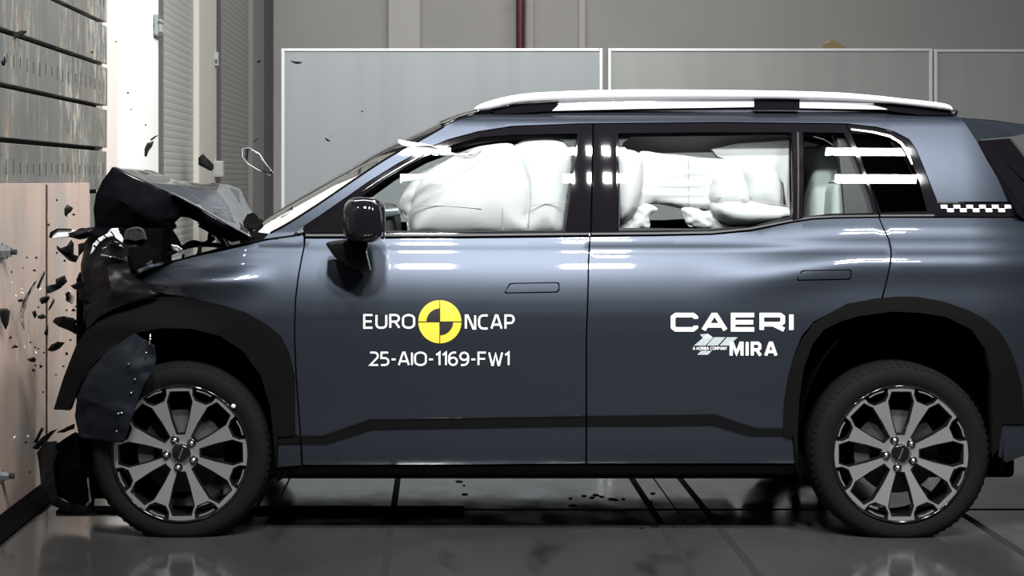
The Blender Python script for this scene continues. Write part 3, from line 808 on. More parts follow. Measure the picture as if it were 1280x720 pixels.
# --- side mirror
mir = MB()
def ringloft(q, rings, n=20):
    """rings: list of (centre, half width, half height, depth) super-ellipses stacked in Y"""
    v = []; f = []
    for (cx, cy, hw, hh, Y, e) in rings:
        for k_ in range(n):
            a_ = 2*PI*k_/n; s_ = lambda x: math.copysign(abs(x)**e, x)
            v.append(W(cx+hw*s_(math.cos(a_)), cy+hh*s_(math.sin(a_)), Y))
    for i in range(len(rings)-1):
        for k_ in range(n): f.append((i*n+k_, (i+1)*n+k_, (i+1)*n+(k_+1) % n, i*n+(k_+1) % n))
    f += [tuple(range(n)), tuple(range(len(rings)*n-1, (len(rings)-1)*n-1, -1))]
    q.add(v, f)
ringloft(mir, [(455, 277, 10, 14, -.245, .8), (454.5, 276, 20, 22, -.235, .75), (454, 275.5, 24.5, 27, -.20, .7), (454, 275, 26, 29, -.14, .65), (455, 275.5, 25, 28.5, -.07, .65), (458, 277, 20, 24, -.04, .7)])
mirror = mir.build('side_mirror', M['gloss'], car, True)
q = MB()
a = [W(px, py, yy_) for px, py, yy_ in ((408, 303, .02), (478, 300, -.02), (476, 292, -.12), (430, 296, -.12), (418, 321, .01), (433, 332, .005), (452, 337, .0), (464, 340, -.002), (459, 314, -.05), (461, 304, -.08))]
q = MB(); Q = [W(px, py, -.14) for px, py in ((479, 252), (481.5, 262), (481.5, 296), (479, 301))]
q.prism([(a_[0], a_[2]) for a_ in Q], -.19, -.09); q.build('mirror_glass', M['chrome'], mirror)
q = MB(); Q = W(443, 258, -.21)
P('mirror_base', [(386, 291), (400, 279), (431, 258), (440, 262), (440, 291)], M['clad'], front_door, off=-.002, depth=.01)

# --- wheels
def wheel(X, Y, Z, label, rot=0):
    w = bpy.data.objects.new('wheel', None); C.objects.link(w); w.parent = car; w.location = (X, Y, Z)
    R = .355; rg = -Z   # ground plane relative to hub
    prof = [(.262, .02), (.270, .012), (.285, .006), (.300, .001), (.318, .002), (.332, .008), (.343, .020), (.351, .036), (.3555, .058), (.356, .11), (.356, .17), (.351, .20), (.335, .225), (.30, .23), (.262, .21)]
    q = MB(); q.lathe(prof, (0, 0, 0), 96)
    v = []
    for (x, y, z) in q.v:
        if z < rg+.0: 
            z = rg
        v.append((x, y, z))
    q.v = v; ty = q.build('tyre', M['rubber'], w, True, label='black low-profile tyre')
    # side lugs at the shoulder
    q = MB()
    for k_ in range(72):
        a = 2*PI*k_/72; ca, sa = math.cos(a), math.sin(a)
        if .352*sa < rg: continue
        t = Vector((-sa, 0, ca)); r_ = Vector((ca, 0, sa)); c = r_*.3475+Vector((0, .026, 0))
        A = [c+t*s1_*.006+r_*s2_*.006+Vector((0, s2_*.010+d_, 0)) for d_ in (-.0022, .006) for s1_, s2_ in ((-1, -1), (1, -1), (1, 1), (-1, 1))]
        q.add(A, [(0, 1, 2, 3), (4, 7, 6, 5), (0, 4, 5, 1), (1, 5, 6, 2), (2, 6, 7, 3), (3, 7, 4, 0)])
    q.build('tread_block', M['rubber'], w, kind='stuff')
    # rim barrel
    q = MB(); q.lathe([(.273, .012), (.270, .004), (.264, .004), (.262, .016), (.250, .03), (.246, .10), (.246, .20)], (0, 0, 0), 72)
    q.build('rim_barrel', M['gloss'], w, True)
    RR = .266
    def pol(u, v_, ang):   # local across/radial -> x,z with radial axis at ang
        c, s = math.cos(ang), math.sin(ang)
        return (RR*(v_*c-u*s), RR*(v_*s+u*c))
    circ = lambda r, n_, ph=0: [(r*math.cos(2*PI*i/n_+ph), r*math.sin(2*PI*i/n_+ph)) for i in range(n_)]
    def face(gw, outerR, hubR):
        holes = []
        for i in range(8):
            a = rot+PI/2+i*PI/4
            g = gw
            holes.append([pol(u, v_, a) for u, v_ in ((-.065+g, .27+g*1.5), (.065-g, .27+g*1.5), (.135-g, .5), (.195-g, .77), (.145-g, .925-g), (-.145+g, .925-g), (-.195+g, .77), (-.135+g, .5))])
            b = a+PI/8
            holes.append([pol(u, v_, b) for u, v_ in ((-.085+g, .80+g), (.085-g, .80+g), (.160-g, .87+g), (.190-g, .972-g*.6), (.09, .985-g*.6), (0, .988-g*.6), (-.09, .985-g*.6), (-.190+g, .972-g*.6), (-.160+g, .87+g))])
        return circ(outerR*RR, 96), holes
    o_, h_ = face(0, .995, .15)
    dish = lambda x, z: .004+.022*max(0, 1-(math.hypot(x, z)/RR)/.95)**1.3-.0
    pts, fs = cdt(o_, h_, 0)
    mk_f = lift('rim_face', pts, fs, lambda x, z: .006+dish(x, z), fnormal(dish), M['alloy'], w, .003, label='bright machined spoke face')
    o_, h_ = face(.016, 1.0, .15)
    pts, fs = cdt(o_, h_, 0)
    lift('spoke', pts, fs, lambda x, z: .0085+dish(x, z), fnormal(dish), M['gloss'], w, .035)
    # thin bright bars in the small windows
    for i in range(8):
        b = rot+PI/2+PI/8+i*PI/4; q = MB()
        c = [pol(u, v_, b) for u, v_ in ((-.115, .945), (0, .958), (.115, .945), (.118, .962), (0, .975), (-.118, .962))]
        q.prism(c, .008, .02); q.build('rim_insert', M['alloy'], w)
    # hub ring, cap, lug nuts
    q = MB(); q.lathe([(.0, .016), (.030, .016), (.034, .019), (.036, .026)], (0, 0, 0), 32); q.build('hub_cap', M['gloss'], w, True)
    q = MB(); 
    for i in range(26):
        a = 2*PI*i/26; q.box(.0385*math.cos(a)-.0022, .0385*math.cos(a)+.0022, .015, .03, .0385*math.sin(a)-.0022, .0385*math.sin(a)+.0022)
    q.build('hub_ring', M['chrome'], w, kind='stuff')
    q = MB()
    for i, u in enumerate((-.020, -.012, -.004, .004, .012, .020)):   # faint raised lettering strokes on the cap, too small to read
        c, s = math.cos(rot+1.2), math.sin(rot+1.2)
        x, z = u*c, u*s; q.box(x-.0022, x+.0022, .0145, .0165, z-.0022, z+.0022)
    q.build('cap_mark', M['alloy'], w, kind='stuff')
    for i in range(5):
        a = rot+PI/2+.42+i*2*PI/5; x, z = .057*math.cos(a), .057*math.sin(a)
        q = MB(); q.lathe([(.0001, .006), (.005, .006), (.0052, .010), (.009, .010), (.0105, .013), (.0105, .03)], (x, 0, z), 16)
        q.build('lug_nut', M['chrome'], w, True)
        q = MB(); q.lathe([(.0105, .020), (.016, .0185), (.018, .024), (.018, .04)], (x, 0, z), 20); q.build('lug_seat', M['gloss'], w, True)
    # brake disc and caliper
    q = MB(); q.lathe([(.03, .06), (.07, .06), (.075, .085), (.165, .085), (.165, .105), (.05, .105)], (0, 0, 0), 48); q.build('brake_disc', M['disc'], w, True)
    q = MB()
    for k_ in range(9):
        a = rot+1.0+k_*.09
    arc = [(r_*math.cos(a), r_*math.sin(a)) for r_, rng in ((.175, range(0, 9)), (.115, range(8, -1, -1))) for a in [2.75+k2*.1 for k2 in rng]]
    q.prism(arc, .055, .12); q.build('brake_caliper', M['disc'], w)
    q = MB(); q.lathe([(.0, .20), (.22, .20)], (0, 0, 0), 32)
    q = MB(); q.tube([(0, .06, 0), (0, .4, 0), (0, .9, 0)], .035, 12); q.build('axle', M['under'], w, True)
    q = MB(); q.lathe([(.001, .13), (.125, .13), (.13, .12)], (0, 0, 0), 32); q.build('dust_shield', M['under'], w, True)
    return w
wf = wheel(W(225, 0, .03)[0], .035, .330, '', .02)
wr = wheel(W(1127, 0, .03)[0], .025, .330, '', .0)
wf['label'] = 'front wheel pushed back, half hidden by torn liner'; wr['label'] = 'rear wheel with undamaged eight-spoke alloy rim'
q = MB(); q.lathe([(.0001, -.004), (.007, -.002), (.009, .004)], (W(291.5, 508, .03)[0]-wf.location.x, -.004, W(291.5, 508, .03)[2]-wf.location.z), 12); q.build('balance_marker', M['white'], wf, True)

# underbody
q = MB(); q.box(-1.1, 2.3, .16, 1.72, .215, .30, .02); q.build('underbody', M['under'], car)
q = MB(); q.box(-.70, 1.40, .80, 1.72, .145, .25, .01); q.build('reflection_block', M['under'], car)  # unseen slab added to cut off the bright floor reflection under the car
q = MB(); q.box(-.78, 1.35, .10, 1.78, .22, .42, .02); q.build('floor_pan', M['under'], car)
q = MB(); q.box(-1.15, -.66, .2, 1.68, .40, .95, .03); q.build('firewall', M['under'], car)
q = MB(); q.box(-1.48, -1.06, .55, .62, .06, .72, .02); q.build('inner_splash_guard', M['under'], car)
q = MB(); q.box(2.1, 2.6, .3, 1.6, .3, .8, .03); q.build('boot_floor', M['under'], car)
q = MB(); q.box(-1.05, 2.5, .80, 1.08, .19, .26, .02); q.build('exhaust_tunnel', M['under'], car)

# --- cabin
def prismY(name, pts, y0, y1, m, parent=car, bev=.03, **k):
    import bmesh
    bm = bmesh.new(); a = [bm.verts.new((W(px, py, (y0+y1)/2)[0], y0, W(px, py, (y0+y1)/2)[2])) for px, py in pts]
    fc = bm.faces.new(a); r = bmesh.ops.extrude_face_region(bm, geom=[fc])
    bmesh.ops.translate(bm, vec=(0, y1-y0, 0), verts=[q_ for q_ in r['geom'] if isinstance(q_, bmesh.types.BMVert)])
    bmesh.ops.recalc_face_normals(bm, faces=bm.faces[:])
    if bev: bmesh.ops.bevel(bm, geom=bm.edges[:], offset=bev, segments=3, profile=.5, affect='EDGES')
    me = bpy.data.meshes.new(name); bm.to_mesh(me); bm.free(); me.materials.append(m)
    me.polygons.foreach_set('use_smooth', [True]*len(me.polygons))
    o = bpy.data.objects.new(name, me); C.objects.link(o); o.parent = parent
    for a_, b_ in k.items(): o[a_] = b_
    return o
prismY('mirror_foot', [(407, 303), (440, 298), (462, 303), (458, 314), (464, 339.5), (450, 337), (433, 331), (418, 320)], -.10, .015, M['foot'], mirror, bev=.012)
prismY('dashboard', [(372, 310), (380, 294), (405, 279), (440, 262), (468, 255), (492, 258), (497, 275), (500, 320)], .26, 1.62, M['dark_trim'], bev=.02)
prismY('dash_trim', [(470, 262), (500, 259), (503, 268), (478, 272)], .24, .60, M['steel'], bev=.008)
for y0, y1 in ((.27, .78), (1.10, 1.60)):
    prismY('front_seat', [(575, 400), (600, 330), (650, 325), (668, 300), (676, 250), (684, 205), (700, 182), (725, 185), (728, 215), (722, 280), (715, 400)], y0, y1, M['dark_trim'], bev=.04)
for y0, y1 in ((.46, .82), (.84, 1.06), (1.10, 1.60)):
    prismY('rear_seat', [(850, 400), (855, 330), (930, 325), (955, 260), (960, 215), (975, 205), (992, 215), (990, 290), (995, 400)], y0, y1, M['dark_trim'], bev=.04)
    prismY('third_row_seat', [(1000, 300), (1006, 190), (1018, 181), (1034, 184), (1042, 205), (1048, 260), (1050, 300)], y0, y1, M['seat'], bev=.03)
prismY('side_head_restraint', [(1030, 300), (1034, 232), (1044, 222), (1056, 226), (1062, 260), (1064, 300)], .30, .55, M['seat'], bev=.03)
prismY('boot_trim', [(1066, 168), (1100, 172), (1125, 190), (1160, 262), (1160, 330), (1100, 330)], .28, .34, M['dark_trim'], bev=.01)
prismY('boot_trim', [(1066, 168), (1100, 172), (1125, 190), (1160, 262), (1160, 330), (1100, 330)], 1.54, 1.60, M['dark_trim'], bev=.01)
# headliner
hl_n = [(560, 176), (640, 163), (740, 160), (860, 158), (1000, 159), (1090, 163)]
hl_c = [(560, 163), (640, 153), (740, 152), (860, 152), (1000, 152), (1090, 156)]
loft('headliner', [PS(*p, .05) for p in sp(hl_n)], [W(*p, .94) for p in sp(hl_c)], M['liner'], car, thick=.01)
# headliner grab rail sag seen in the rear window
prismY('roof_lining', [(776, 166), (992, 165), (992, 189), (776, 192)], .42, .44, M['liner'], bev=.004)
prismY('pillar_lining', [(1039, 163), (1064, 163), (1095, 270), (1056, 270)], .30, .33, M['dark_trim'], bev=.006)
prismY('rear_pillar_lining', [(888, 186), (920, 179), (990, 174.5), (1001, 176), (1001, 272), (984, 274), (978, 230), (965, 214), (935, 208), (915, 204), (895, 196)], .34, .38, M['bag'], bev=.006)
# inner window frames (dark, rounded)
fin = [(392, 289), (436, 259), (484, 225), (530, 200), (565, 187), (600, 179), (640, 174.5), (690, 172.5), (704, 176), (713, 187), (716, 200), (704, 288)]
rin = [(774.5, 285), (775, 190), (779, 178), (790, 171), (980, 169), (989, 171), (989, 271), (940, 283), (890, 286)]
P('inner_frame', s1, M['dark_trim'], front_door, off=.045, holes=[fin], h=.03, depth=.03)
P('inner_frame', [(742, 290), (744, 158), (1056, 157), (1090, 240), (1097, 268), (1015, 272), (939, 286), (889, 291)], M['dark_trim'], rear_door, off=.045, holes=[rin, [(1004.5, 168), (1046, 169), (1056, 267), (1004.5, 271)]], h=.03, depth=.03)

# --- airbags
YA = .30
def seam(name, pts, Y, parent):
    q = MB(); q.tube([W(px, py, Y) for px, py in spline(pts, 4)], .0016, 5); q.build(name, M['liner'], parent, True)
b1 = puffy('airbag_chamber', [(517, 240), (530, 218), (555, 202), (585, 187), (612, 181), (640, 180), (650, 196), (660, 214), (664, 240), (661, 270), (660, 294), (600, 296), (535, 296), (514, 292), (511, 262)], .27, .085, .16, M['bag'], car,
           wr=lambda x, z: .02*math.exp(-((x-W(585, 0, .2)[0])/.02)**2)*sstep(1.42, 1.50, z)+.008*math.exp(-((z-W(0, 258, .2)[2])/.006)**2)*(1 if x < .1 else 0))
b2 = puffy('airbag_chamber', [(641, 184), (655, 175), (685, 172), (706, 177), (717, 190), (717, 215), (711, 255), (706, 294), (680, 296), (652, 296), (650, 250), (648, 215), (642, 198)], .30, .095, .15, M['bag'], car)
puffy('airbag_chamber', [(505, 240), (516, 224), (530, 212), (548, 204), (560, 208), (540, 235), (525, 260), (518, 294), (510, 294), (508, 275), (499, 256)], .29, .03, .05, M['bag'], car, wr=lambda x, z: .006*math.sin(z*130))
b3 = puffy('airbag_chamber', [(768, 196), (776, 188), (787, 187), (799, 192), (804, 208), (803, 235), (797, 260), (786, 274), (773, 278), (766, 240)], .27, .09, .09, M['bag'], car)
b4 = puffy('airbag_curtain', [(795, 194), (830, 192.5), (880, 197), (925, 203), (925, 225), (900, 262), (880, 264), (858, 262), (838, 258), (820, 255), (808, 257), (800, 262), (790, 262)], .31, .035, .04, M['bag'], car,
           wr=lambda x, z: -.006*math.sin(z*150+3*noise.noise(Vector((x*4, z*9, 0))))*(1-.6*abs(math.sin((x-.62)*8))), h=.014)
b5 = puffy('airbag_chamber', [(886, 236), (892, 217), (903, 206), (916, 203), (926, 209), (932, 224), (937, 242), (935, 258), (915, 264), (893, 260), (886, 250)], .28, .085, .08, M['bag'], car)
b7 = puffy('airbag_chamber', [(888, 256), (900, 249), (930, 250), (960, 255), (985, 259), (998, 262), (998, 270), (965, 279), (930, 283), (905, 278), (892, 268)], .26, .085, .055, M['bag'], car)
b6 = puffy('airbag_chamber', [(920, 205), (935, 200), (955, 202), (968, 211), (976, 226), (979, 248), (975, 262), (950, 260), (933, 250), (928, 228)], .30, .085, .10, M['bag'], car)
puffy('airbag_fold', [(800, 254), (814, 256), (822, 262), (812, 270), (812, 284), (800, 287), (790, 293), (774, 292), (774, 283), (786, 272)], .29, .025, .04, M['bag'], car, wr=lambda x, z: .014*noise.noise(Vector((x*40, z*60, 3))), h=.009)
puffy('airbag_fold', [(852, 260), (868, 259), (880, 264), (895, 262), (903, 275), (925, 287), (912, 291), (890, 290), (872, 285), (860, 282), (855, 272)], .29, .025, .04, M['bag'], car, wr=lambda x, z: .012*noise.noise(Vector((x*40, z*55, 1))), h=.009)
seam('airbag_seam', [(628, 258), (629, 275), (629, 292)], .187, b1)
seam('airbag_seam', [(516, 258), (545, 257), (580, 259), (602, 261)], .187, b1)
seam('airbag_seam', [(641, 202), (650, 203), (658, 212), (663, 226), (663, 250), (660, 285)], .225, b2)
seam('airbag_seam', [(663, 257), (690, 254), (710, 253)], .207, b2)
seam('airbag_seam', [(861, 196), (861, 225), (861, 258)], .272, b4)
seam('airbag_seam', [(888, 246), (920, 248), (955, 253), (990, 258)], .205, b5)
# torn white strip hanging over the A pillar
sheet('torn_strip', [(498, 174, -.03), (504, 176, -.03), (508, 181, -.025), (522, 183, -.01), (539, 182, .02), (554, 187, .06), (570, 192, .10), (585, 195, .14), (592, 192, .15), (601, 186.5, .17), (601, 190, .18), (590, 198.5, .15), (580, 198, .13), (569, 195, .10), (551, 194.5, .05), (529, 189, 0), (503, 182.5, -.03), (497, 179, -.03)],
      [tuple(range(18))], M['bag'], car, cuts=2, amp=.005, freq=25, thick=.004, label='torn white strip curling over the roof pillar')

# --- crumpled front end
hoodtop = sheet('hood', [(142, 209, .55), (181, 227.5, .38), (214, 242, .26), (247, 259, .20), (280, 278, .16), (314, 297, .12), (190, 213.5, .95), (206, 220, .80), (222, 226, .75), (225, 232, .42), (250, 229.5, .90), (275, 229, 1.0), (271, 240, .62), (284, 230.5, 1.15), (287, 262, .50), (300, 237, 1.30), (302, 262, 1.0), (300, 281, .55), (312, 262, 1.5), (328, 278, 1.5), (308, 284, .50)],
      [(0, 1, 6), (1, 7, 6), (1, 2, 9, 7), (7, 9, 8), (2, 3, 12, 9), (9, 12, 10, 8), (10, 12, 11), (12, 13, 11), (3, 4, 14, 12), (12, 14, 16, 15, 13), (4, 5, 20, 17, 14), (14, 17, 16), (16, 18, 15), (16, 17, 18), (17, 20, 19, 18)],
      M['paint'], car, cuts=3, amp=.003, freq=6, thick=.004, label='buckled slate-blue hood folded up')
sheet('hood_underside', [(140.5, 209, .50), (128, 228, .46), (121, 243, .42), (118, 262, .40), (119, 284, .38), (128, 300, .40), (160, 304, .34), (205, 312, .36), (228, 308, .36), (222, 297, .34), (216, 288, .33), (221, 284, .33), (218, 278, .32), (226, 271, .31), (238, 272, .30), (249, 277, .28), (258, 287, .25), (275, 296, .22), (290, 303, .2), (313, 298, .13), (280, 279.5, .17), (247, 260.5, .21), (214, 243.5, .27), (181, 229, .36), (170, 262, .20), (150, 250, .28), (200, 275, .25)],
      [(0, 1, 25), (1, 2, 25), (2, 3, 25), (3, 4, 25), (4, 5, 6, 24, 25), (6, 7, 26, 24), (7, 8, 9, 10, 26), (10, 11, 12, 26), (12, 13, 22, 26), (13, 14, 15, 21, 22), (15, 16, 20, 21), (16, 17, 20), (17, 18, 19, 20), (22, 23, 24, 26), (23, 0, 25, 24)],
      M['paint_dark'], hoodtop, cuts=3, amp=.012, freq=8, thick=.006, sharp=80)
sheet('hood_hinge_cover', [(305, 287, .4), (304, 277, .5), (309, 268, .6), (316, 266, .6), (324, 274, .7), (332, 277, .8), (330, 284, .6), (318, 287, .4)], [tuple(range(8))], M['under'], car, cuts=2, amp=.01, freq=14)
# hood stay / strut tubes
q = MB(); q.tube([W(px, py, y_) for px, py, y_ in ((248, 277, .28), (258, 283, .28), (272, 291, .27), (280, 296, .27), (285, 306, .26), (289, 314, .25))], .008, 8); q.build('hood_strut', M['steel'], car, True)
q = MB(); q.tube([W(px, py, y_) for px, py, y_ in ((249, 281, .33), (260, 287, .33), (272, 295, .33), (279, 303, .33), (284, 313, .33))], .009, 8); q.build('hood_hinge_arm', M['gloss'], car, True)
for i, pts in enumerate(([(225, 312, .4), (240, 303, .45), (255, 305, .5), (268, 297, .5)], [(262, 300, .55), (263, 292, .55), (268, 286, .55)], [(205, 320, .35), (235, 308, .4), (262, 306, .4), (290, 309, .3)])):
    q = MB(); q.tube([W(*p) for p in spline(pts, 5)], .010, 8); q.build('hose', M['under'], car, True)
# inner wing and engine bay mass
sheet('inner_wing', [(168, 345, .10), (203, 329, .10), (254, 316, .12), (335, 299, .14), (345, 310, .3), (250, 330, .5), (165, 380, .6), (150, 360, .3)], [tuple(range(8))], M['under'], car, cuts=3, amp=.02)
sheet('bumper_corner', [(118, 288, .30), (150, 292, .22), (172, 300, .20), (182, 330, .14), (170, 346, .10), (200, 368, .06), (168, 377, .05), (142, 386, .05), (121, 398, .05), (109, 411, .06), (105, 396, .10), (111, 378, .14), (97, 362, .2), (103, 352, .22), (102, 330, .26), (106, 305, .30), (135, 335, .10), (140, 365, .06)],
      [(0, 1, 16, 15), (1, 2, 3, 16), (3, 4, 16), (4, 5, 17, 16), (5, 6, 7, 17), (7, 8, 17), (8, 9, 10, 17), (10, 11, 17), (11, 12, 13, 17), (13, 14, 16, 17), (14, 15, 16)],
      M['crush'], car, cuts=3, amp=.014, freq=9, thick=.006, label='crushed glossy black front corner')
random.seed(21)
# folded strips through the crush zone
def scrap(name, pts, m, parent, amp=.01, cuts=1, thick=.005, seed=0, **k):
    return sheet(name, pts, [tuple(range(len(pts)))], m, parent, cuts=cuts, amp=amp, freq=18, thick=thick, seed=seed, **k)
scrap('headlamp_trim', [(113, 318, .03), (116, 305, .04), (124, 297, .05), (134, 292, .05), (139, 286, .05), (147, 285, .06), (150, 292, .06), (154, 299, .06), (153, 304, .06), (148, 300, .05), (142, 295, .05), (133, 297, .05), (124, 303, .04), (118, 312, .03)], M['silver'], car, .012, 2, label='bent bright headlamp trim')
for a_, b_ in (((121, 299), (126, 306)), ((129, 293), (134, 300)), ((139, 290), (143, 297)), ((117, 306), (121, 311))):
    q = MB(); q.tube([W(*a_, .03), W((a_[0]+b_[0])/2+1, (a_[1]+b_[1])/2, .025), W(*b_, .03)], .003, 5); q.build('trim_crack', M['under'], car)
scrap('headlamp_shell', [(127, 311, .1), (140, 300, .1), (152, 305, .1), (160, 318, .1), (150, 326, .1), (132, 322, .1)], M['gloss'], car, .015, 2)
scrap('headlamp_trim', [(126, 317, .08), (133, 319, .08), (141, 321, .08), (140, 322.5, .08), (131, 321, .08), (126, 319.5, .08)], M['chrome'], car, .002)
scrap('reflector', [(128, 309, .08), (133, 309, .08), (133, 311, .08), (128, 311, .08)], M['chrome'], car, .001)
# fin pack of the radiator
rad = bpy.data.objects.new('radiator', None); C.objects.link(rad); rad.parent = car
q = MB(); 
for i in range(9):
    px = 159+i*2.4; a = W(px, 287+abs(i-4)*.9, .17); b = W(px+1, 301-abs(i-4)*.6, .17)
    q.box(a[0], a[0]+.004, .16, .20, b[2], a[2])
q.build('fin', M['disc'], rad, kind='stuff')
q = MB(); q.tube([W(px, py, .18) for px, py in spline([(157, 300), (158, 290), (168, 285.5), (178, 288), (182, 300)], 4)], .007, 8); q.build('radiator_tube', M['disc'], rad, True)
q = MB(); Q = W(170, 295, .2); q.box(Q[0]-.09, Q[0]+.10, .21, .5, Q[2]-.35, Q[2]+.03, .01); q.build('radiator_core', M['under'], rad)
# assorted broken pieces around the crush zone
pc = [([(150, 286, .3), (119, 284, .3), (100, 286, .25), (92, 290, .22), (85, 296, .2), (100, 298, .2), (125, 295, .22), (150, 300, .25)], 'paint_dark'),
      ([(84, 292, .2), (97, 288, .2), (112, 284, .2), (121, 287, .2), (110, 291, .2), (92, 296, .2)], 'gloss'),
      ([(98, 352, .2), (93, 361, .2), (101, 360, .2), (104, 352, .2)], 'clad'),
      ([(96, 374, .16), (99, 365, .16), (108, 358, .16), (112, 370, .16), (111, 388, .16), (105, 378, .16)], 'clad'),
      ([(105, 380, .1), (112, 384, .1), (111, 398, .1), (106, 407, .1), (104, 398, .1)], 'clad'),
      ([(160, 310, .12), (185, 305, .15), (200, 318, .12), (180, 335, .1), (165, 340, .1)], 'under'),
      ([(170, 338, .08), (187, 331, .08), (205, 328, .08), (203, 331, .08), (186, 336, .08), (173, 343, .08)], 'paint'),
      ([(213, 305, .25), (222, 307, .25), (229, 312, .25), (225, 316, .25), (216, 313, .25)], 'steel'),
      ([(182, 330, .1), (190, 325, .1), (191, 331, .1), (186, 335, .1)], 'disc'),
      ([(240, 333, .12), (245, 318, .12), (250, 305, .18), (254, 318, .12), (251, 330, .12)], 'under')]
for i, (pts, m) in enumerate(pc): scrap('broken_bracket', pts, M[m], car, .012, 2, seed=i)
scrap('lamp_edge', [(62, 297, .25), (63, 291, .25), (72, 287, .25), (86, 287, .25), (97, 288, .25), (90, 293, .25), (84, 297, .25), (70, 298.5, .25)], M['white'], car, .004, 2, label='white broken lamp piece pointing at the plywood')
scrap('lamp_edge_rim', [(61, 297, .24), (63, 290, .24), (72, 285.5, .24), (90, 286, .24), (90, 287.4, .24), (73, 287.4, .24), (67, 292, .24), (64.5, 297.5, .24)], M['clad'], car, .002, 1)
for i in range(34):
    px = random.uniform(112, 235); py = random.uniform(292, 345)
    if py < 300 and px > 210: continue
    y_ = random.uniform(.25, 1.4); s = random.uniform(5, 16)
    px2 = px+random.uniform(-s, s); py2 = py+random.uniform(-s, s)
    if max(py, py2) < 312 and max(px, px2) > 205: continue
    q = MB(); q.tube([W(px, max(py, 300), y_), W((px+px2)/2, max(py2, 300)+4, y_+.05), W(px2, max(py2, 302), y_+.02)], random.uniform(.004, .014), 6)
    q.build('bent_tube', M[random.choice(['under', 'under', 'disc', 'paint_dark'])], car, True)
q = MB(); q.box(-1.0, -.60, .45, 1.72, .5, 1.085, .04); q.build('bulkhead_box', M['under'], car)
q = MB(); q.box(-1.52, -.95, .45, 1.45, .45, 1.03, .04); q.build('engine_block', M['under'], car)
# small bright marks: bare metal screws on the torn liner
lin = sheet('torn_wheel_liner', [(168, 416, .01), (180, 424, -.02), (193, 432, -.04), (194.5, 452, -.05), (192.5, 464, -.05), (180, 480, -.06), (172, 500, -.06), (166, 520, -.06), (160, 540, -.05), (155, 553, -.04), (128, 552, .0), (99, 548, .04), (93, 520, .03), (96, 497, .0), (110, 466, .0), (135, 438, .0), (150, 470, -.05), (140, 510, -.05)],
      [(0, 1, 16, 15), (1, 2, 3, 16), (3, 4, 5, 16), (5, 6, 17, 16), (6, 7, 17), (7, 8, 17), (8, 9, 10, 17), (10, 11, 12, 17), (12, 13, 17), (13, 14, 16, 17), (14, 15, 16)], M['torn'], car, cuts=3, amp=.012, freq=9, label='torn dark blue liner in front of the wheel')
for px, py in ((183, 441), (169, 474), (164, 491), (148, 517), (152, 516), (146, 539), (188, 424), (161, 455)):
    q = MB(); a = W(px, py, -.062); q.lathe([(.0001, -.004), (.004, -.003), (.005, .004)], a, 8); q.build('clip', M['chrome'], lin, True)
q = MB(); q.tube([W(187, 431, -.06), W(187.5, 424, -.06), (W(188, 417, -.06))], .0035, 6); q.build('bracket_pin', M['chrome'], lin, True)
# lower bumper remains near the floor
lbm = sheet('lower_bumper', [(46, 566, .55), (55, 553, .50), (70, 551, .45), (74, 556, .42), (68, 575, .40), (67, 600, .38), (70, 620, .36), (84, 628, .33), (104, 632, .30), (116, 630, .28), (118, 638, .28), (108, 642, .30), (85, 640, .34), (65, 632, .40), (54, 615, .46), (49, 590, .52)],
      [(0, 1, 4, 15), (1, 2, 3, 4), (4, 5, 14, 15), (5, 6, 13, 14), (6, 7, 12, 13), (7, 8, 11, 12), (8, 9, 10, 11)], M['torn'], car, cuts=3, amp=.012, label='remains of the lower bumper curling by the floor')
sheet('bumper_duct', [(70, 555, .42), (95, 540, .3), (112, 548, .25), (118, 590, .22), (118, 632, .26), (95, 634, .34), (72, 620, .40), (67, 590, .42)], [tuple(range(8))], M['under'], car, cuts=3, amp=.02)
q = MB(); q.tube([W(px, py, .2) for px, py in ((110, 597), (112, 612), (113, 626), (108, 632))], .005, 6); q.build('bumper_bracket', M['steel'], car, True)
for i, pts in enumerate(([(40, 560, .5), (52, 548, .5), (62, 540, .45), (72, 536, .45), (62, 546, .45), (48, 562, .5)], [(72, 541, .4), (85, 533, .35), (94, 530, .3), (93, 536, .3), (80, 540, .35)], [(42, 553, .5), (52, 534, .5), (55, 536, .5), (46, 554, .5)])):
    scrap('broken_bracket', pts, M['clad'], car, .008, 2, seed=i+20)

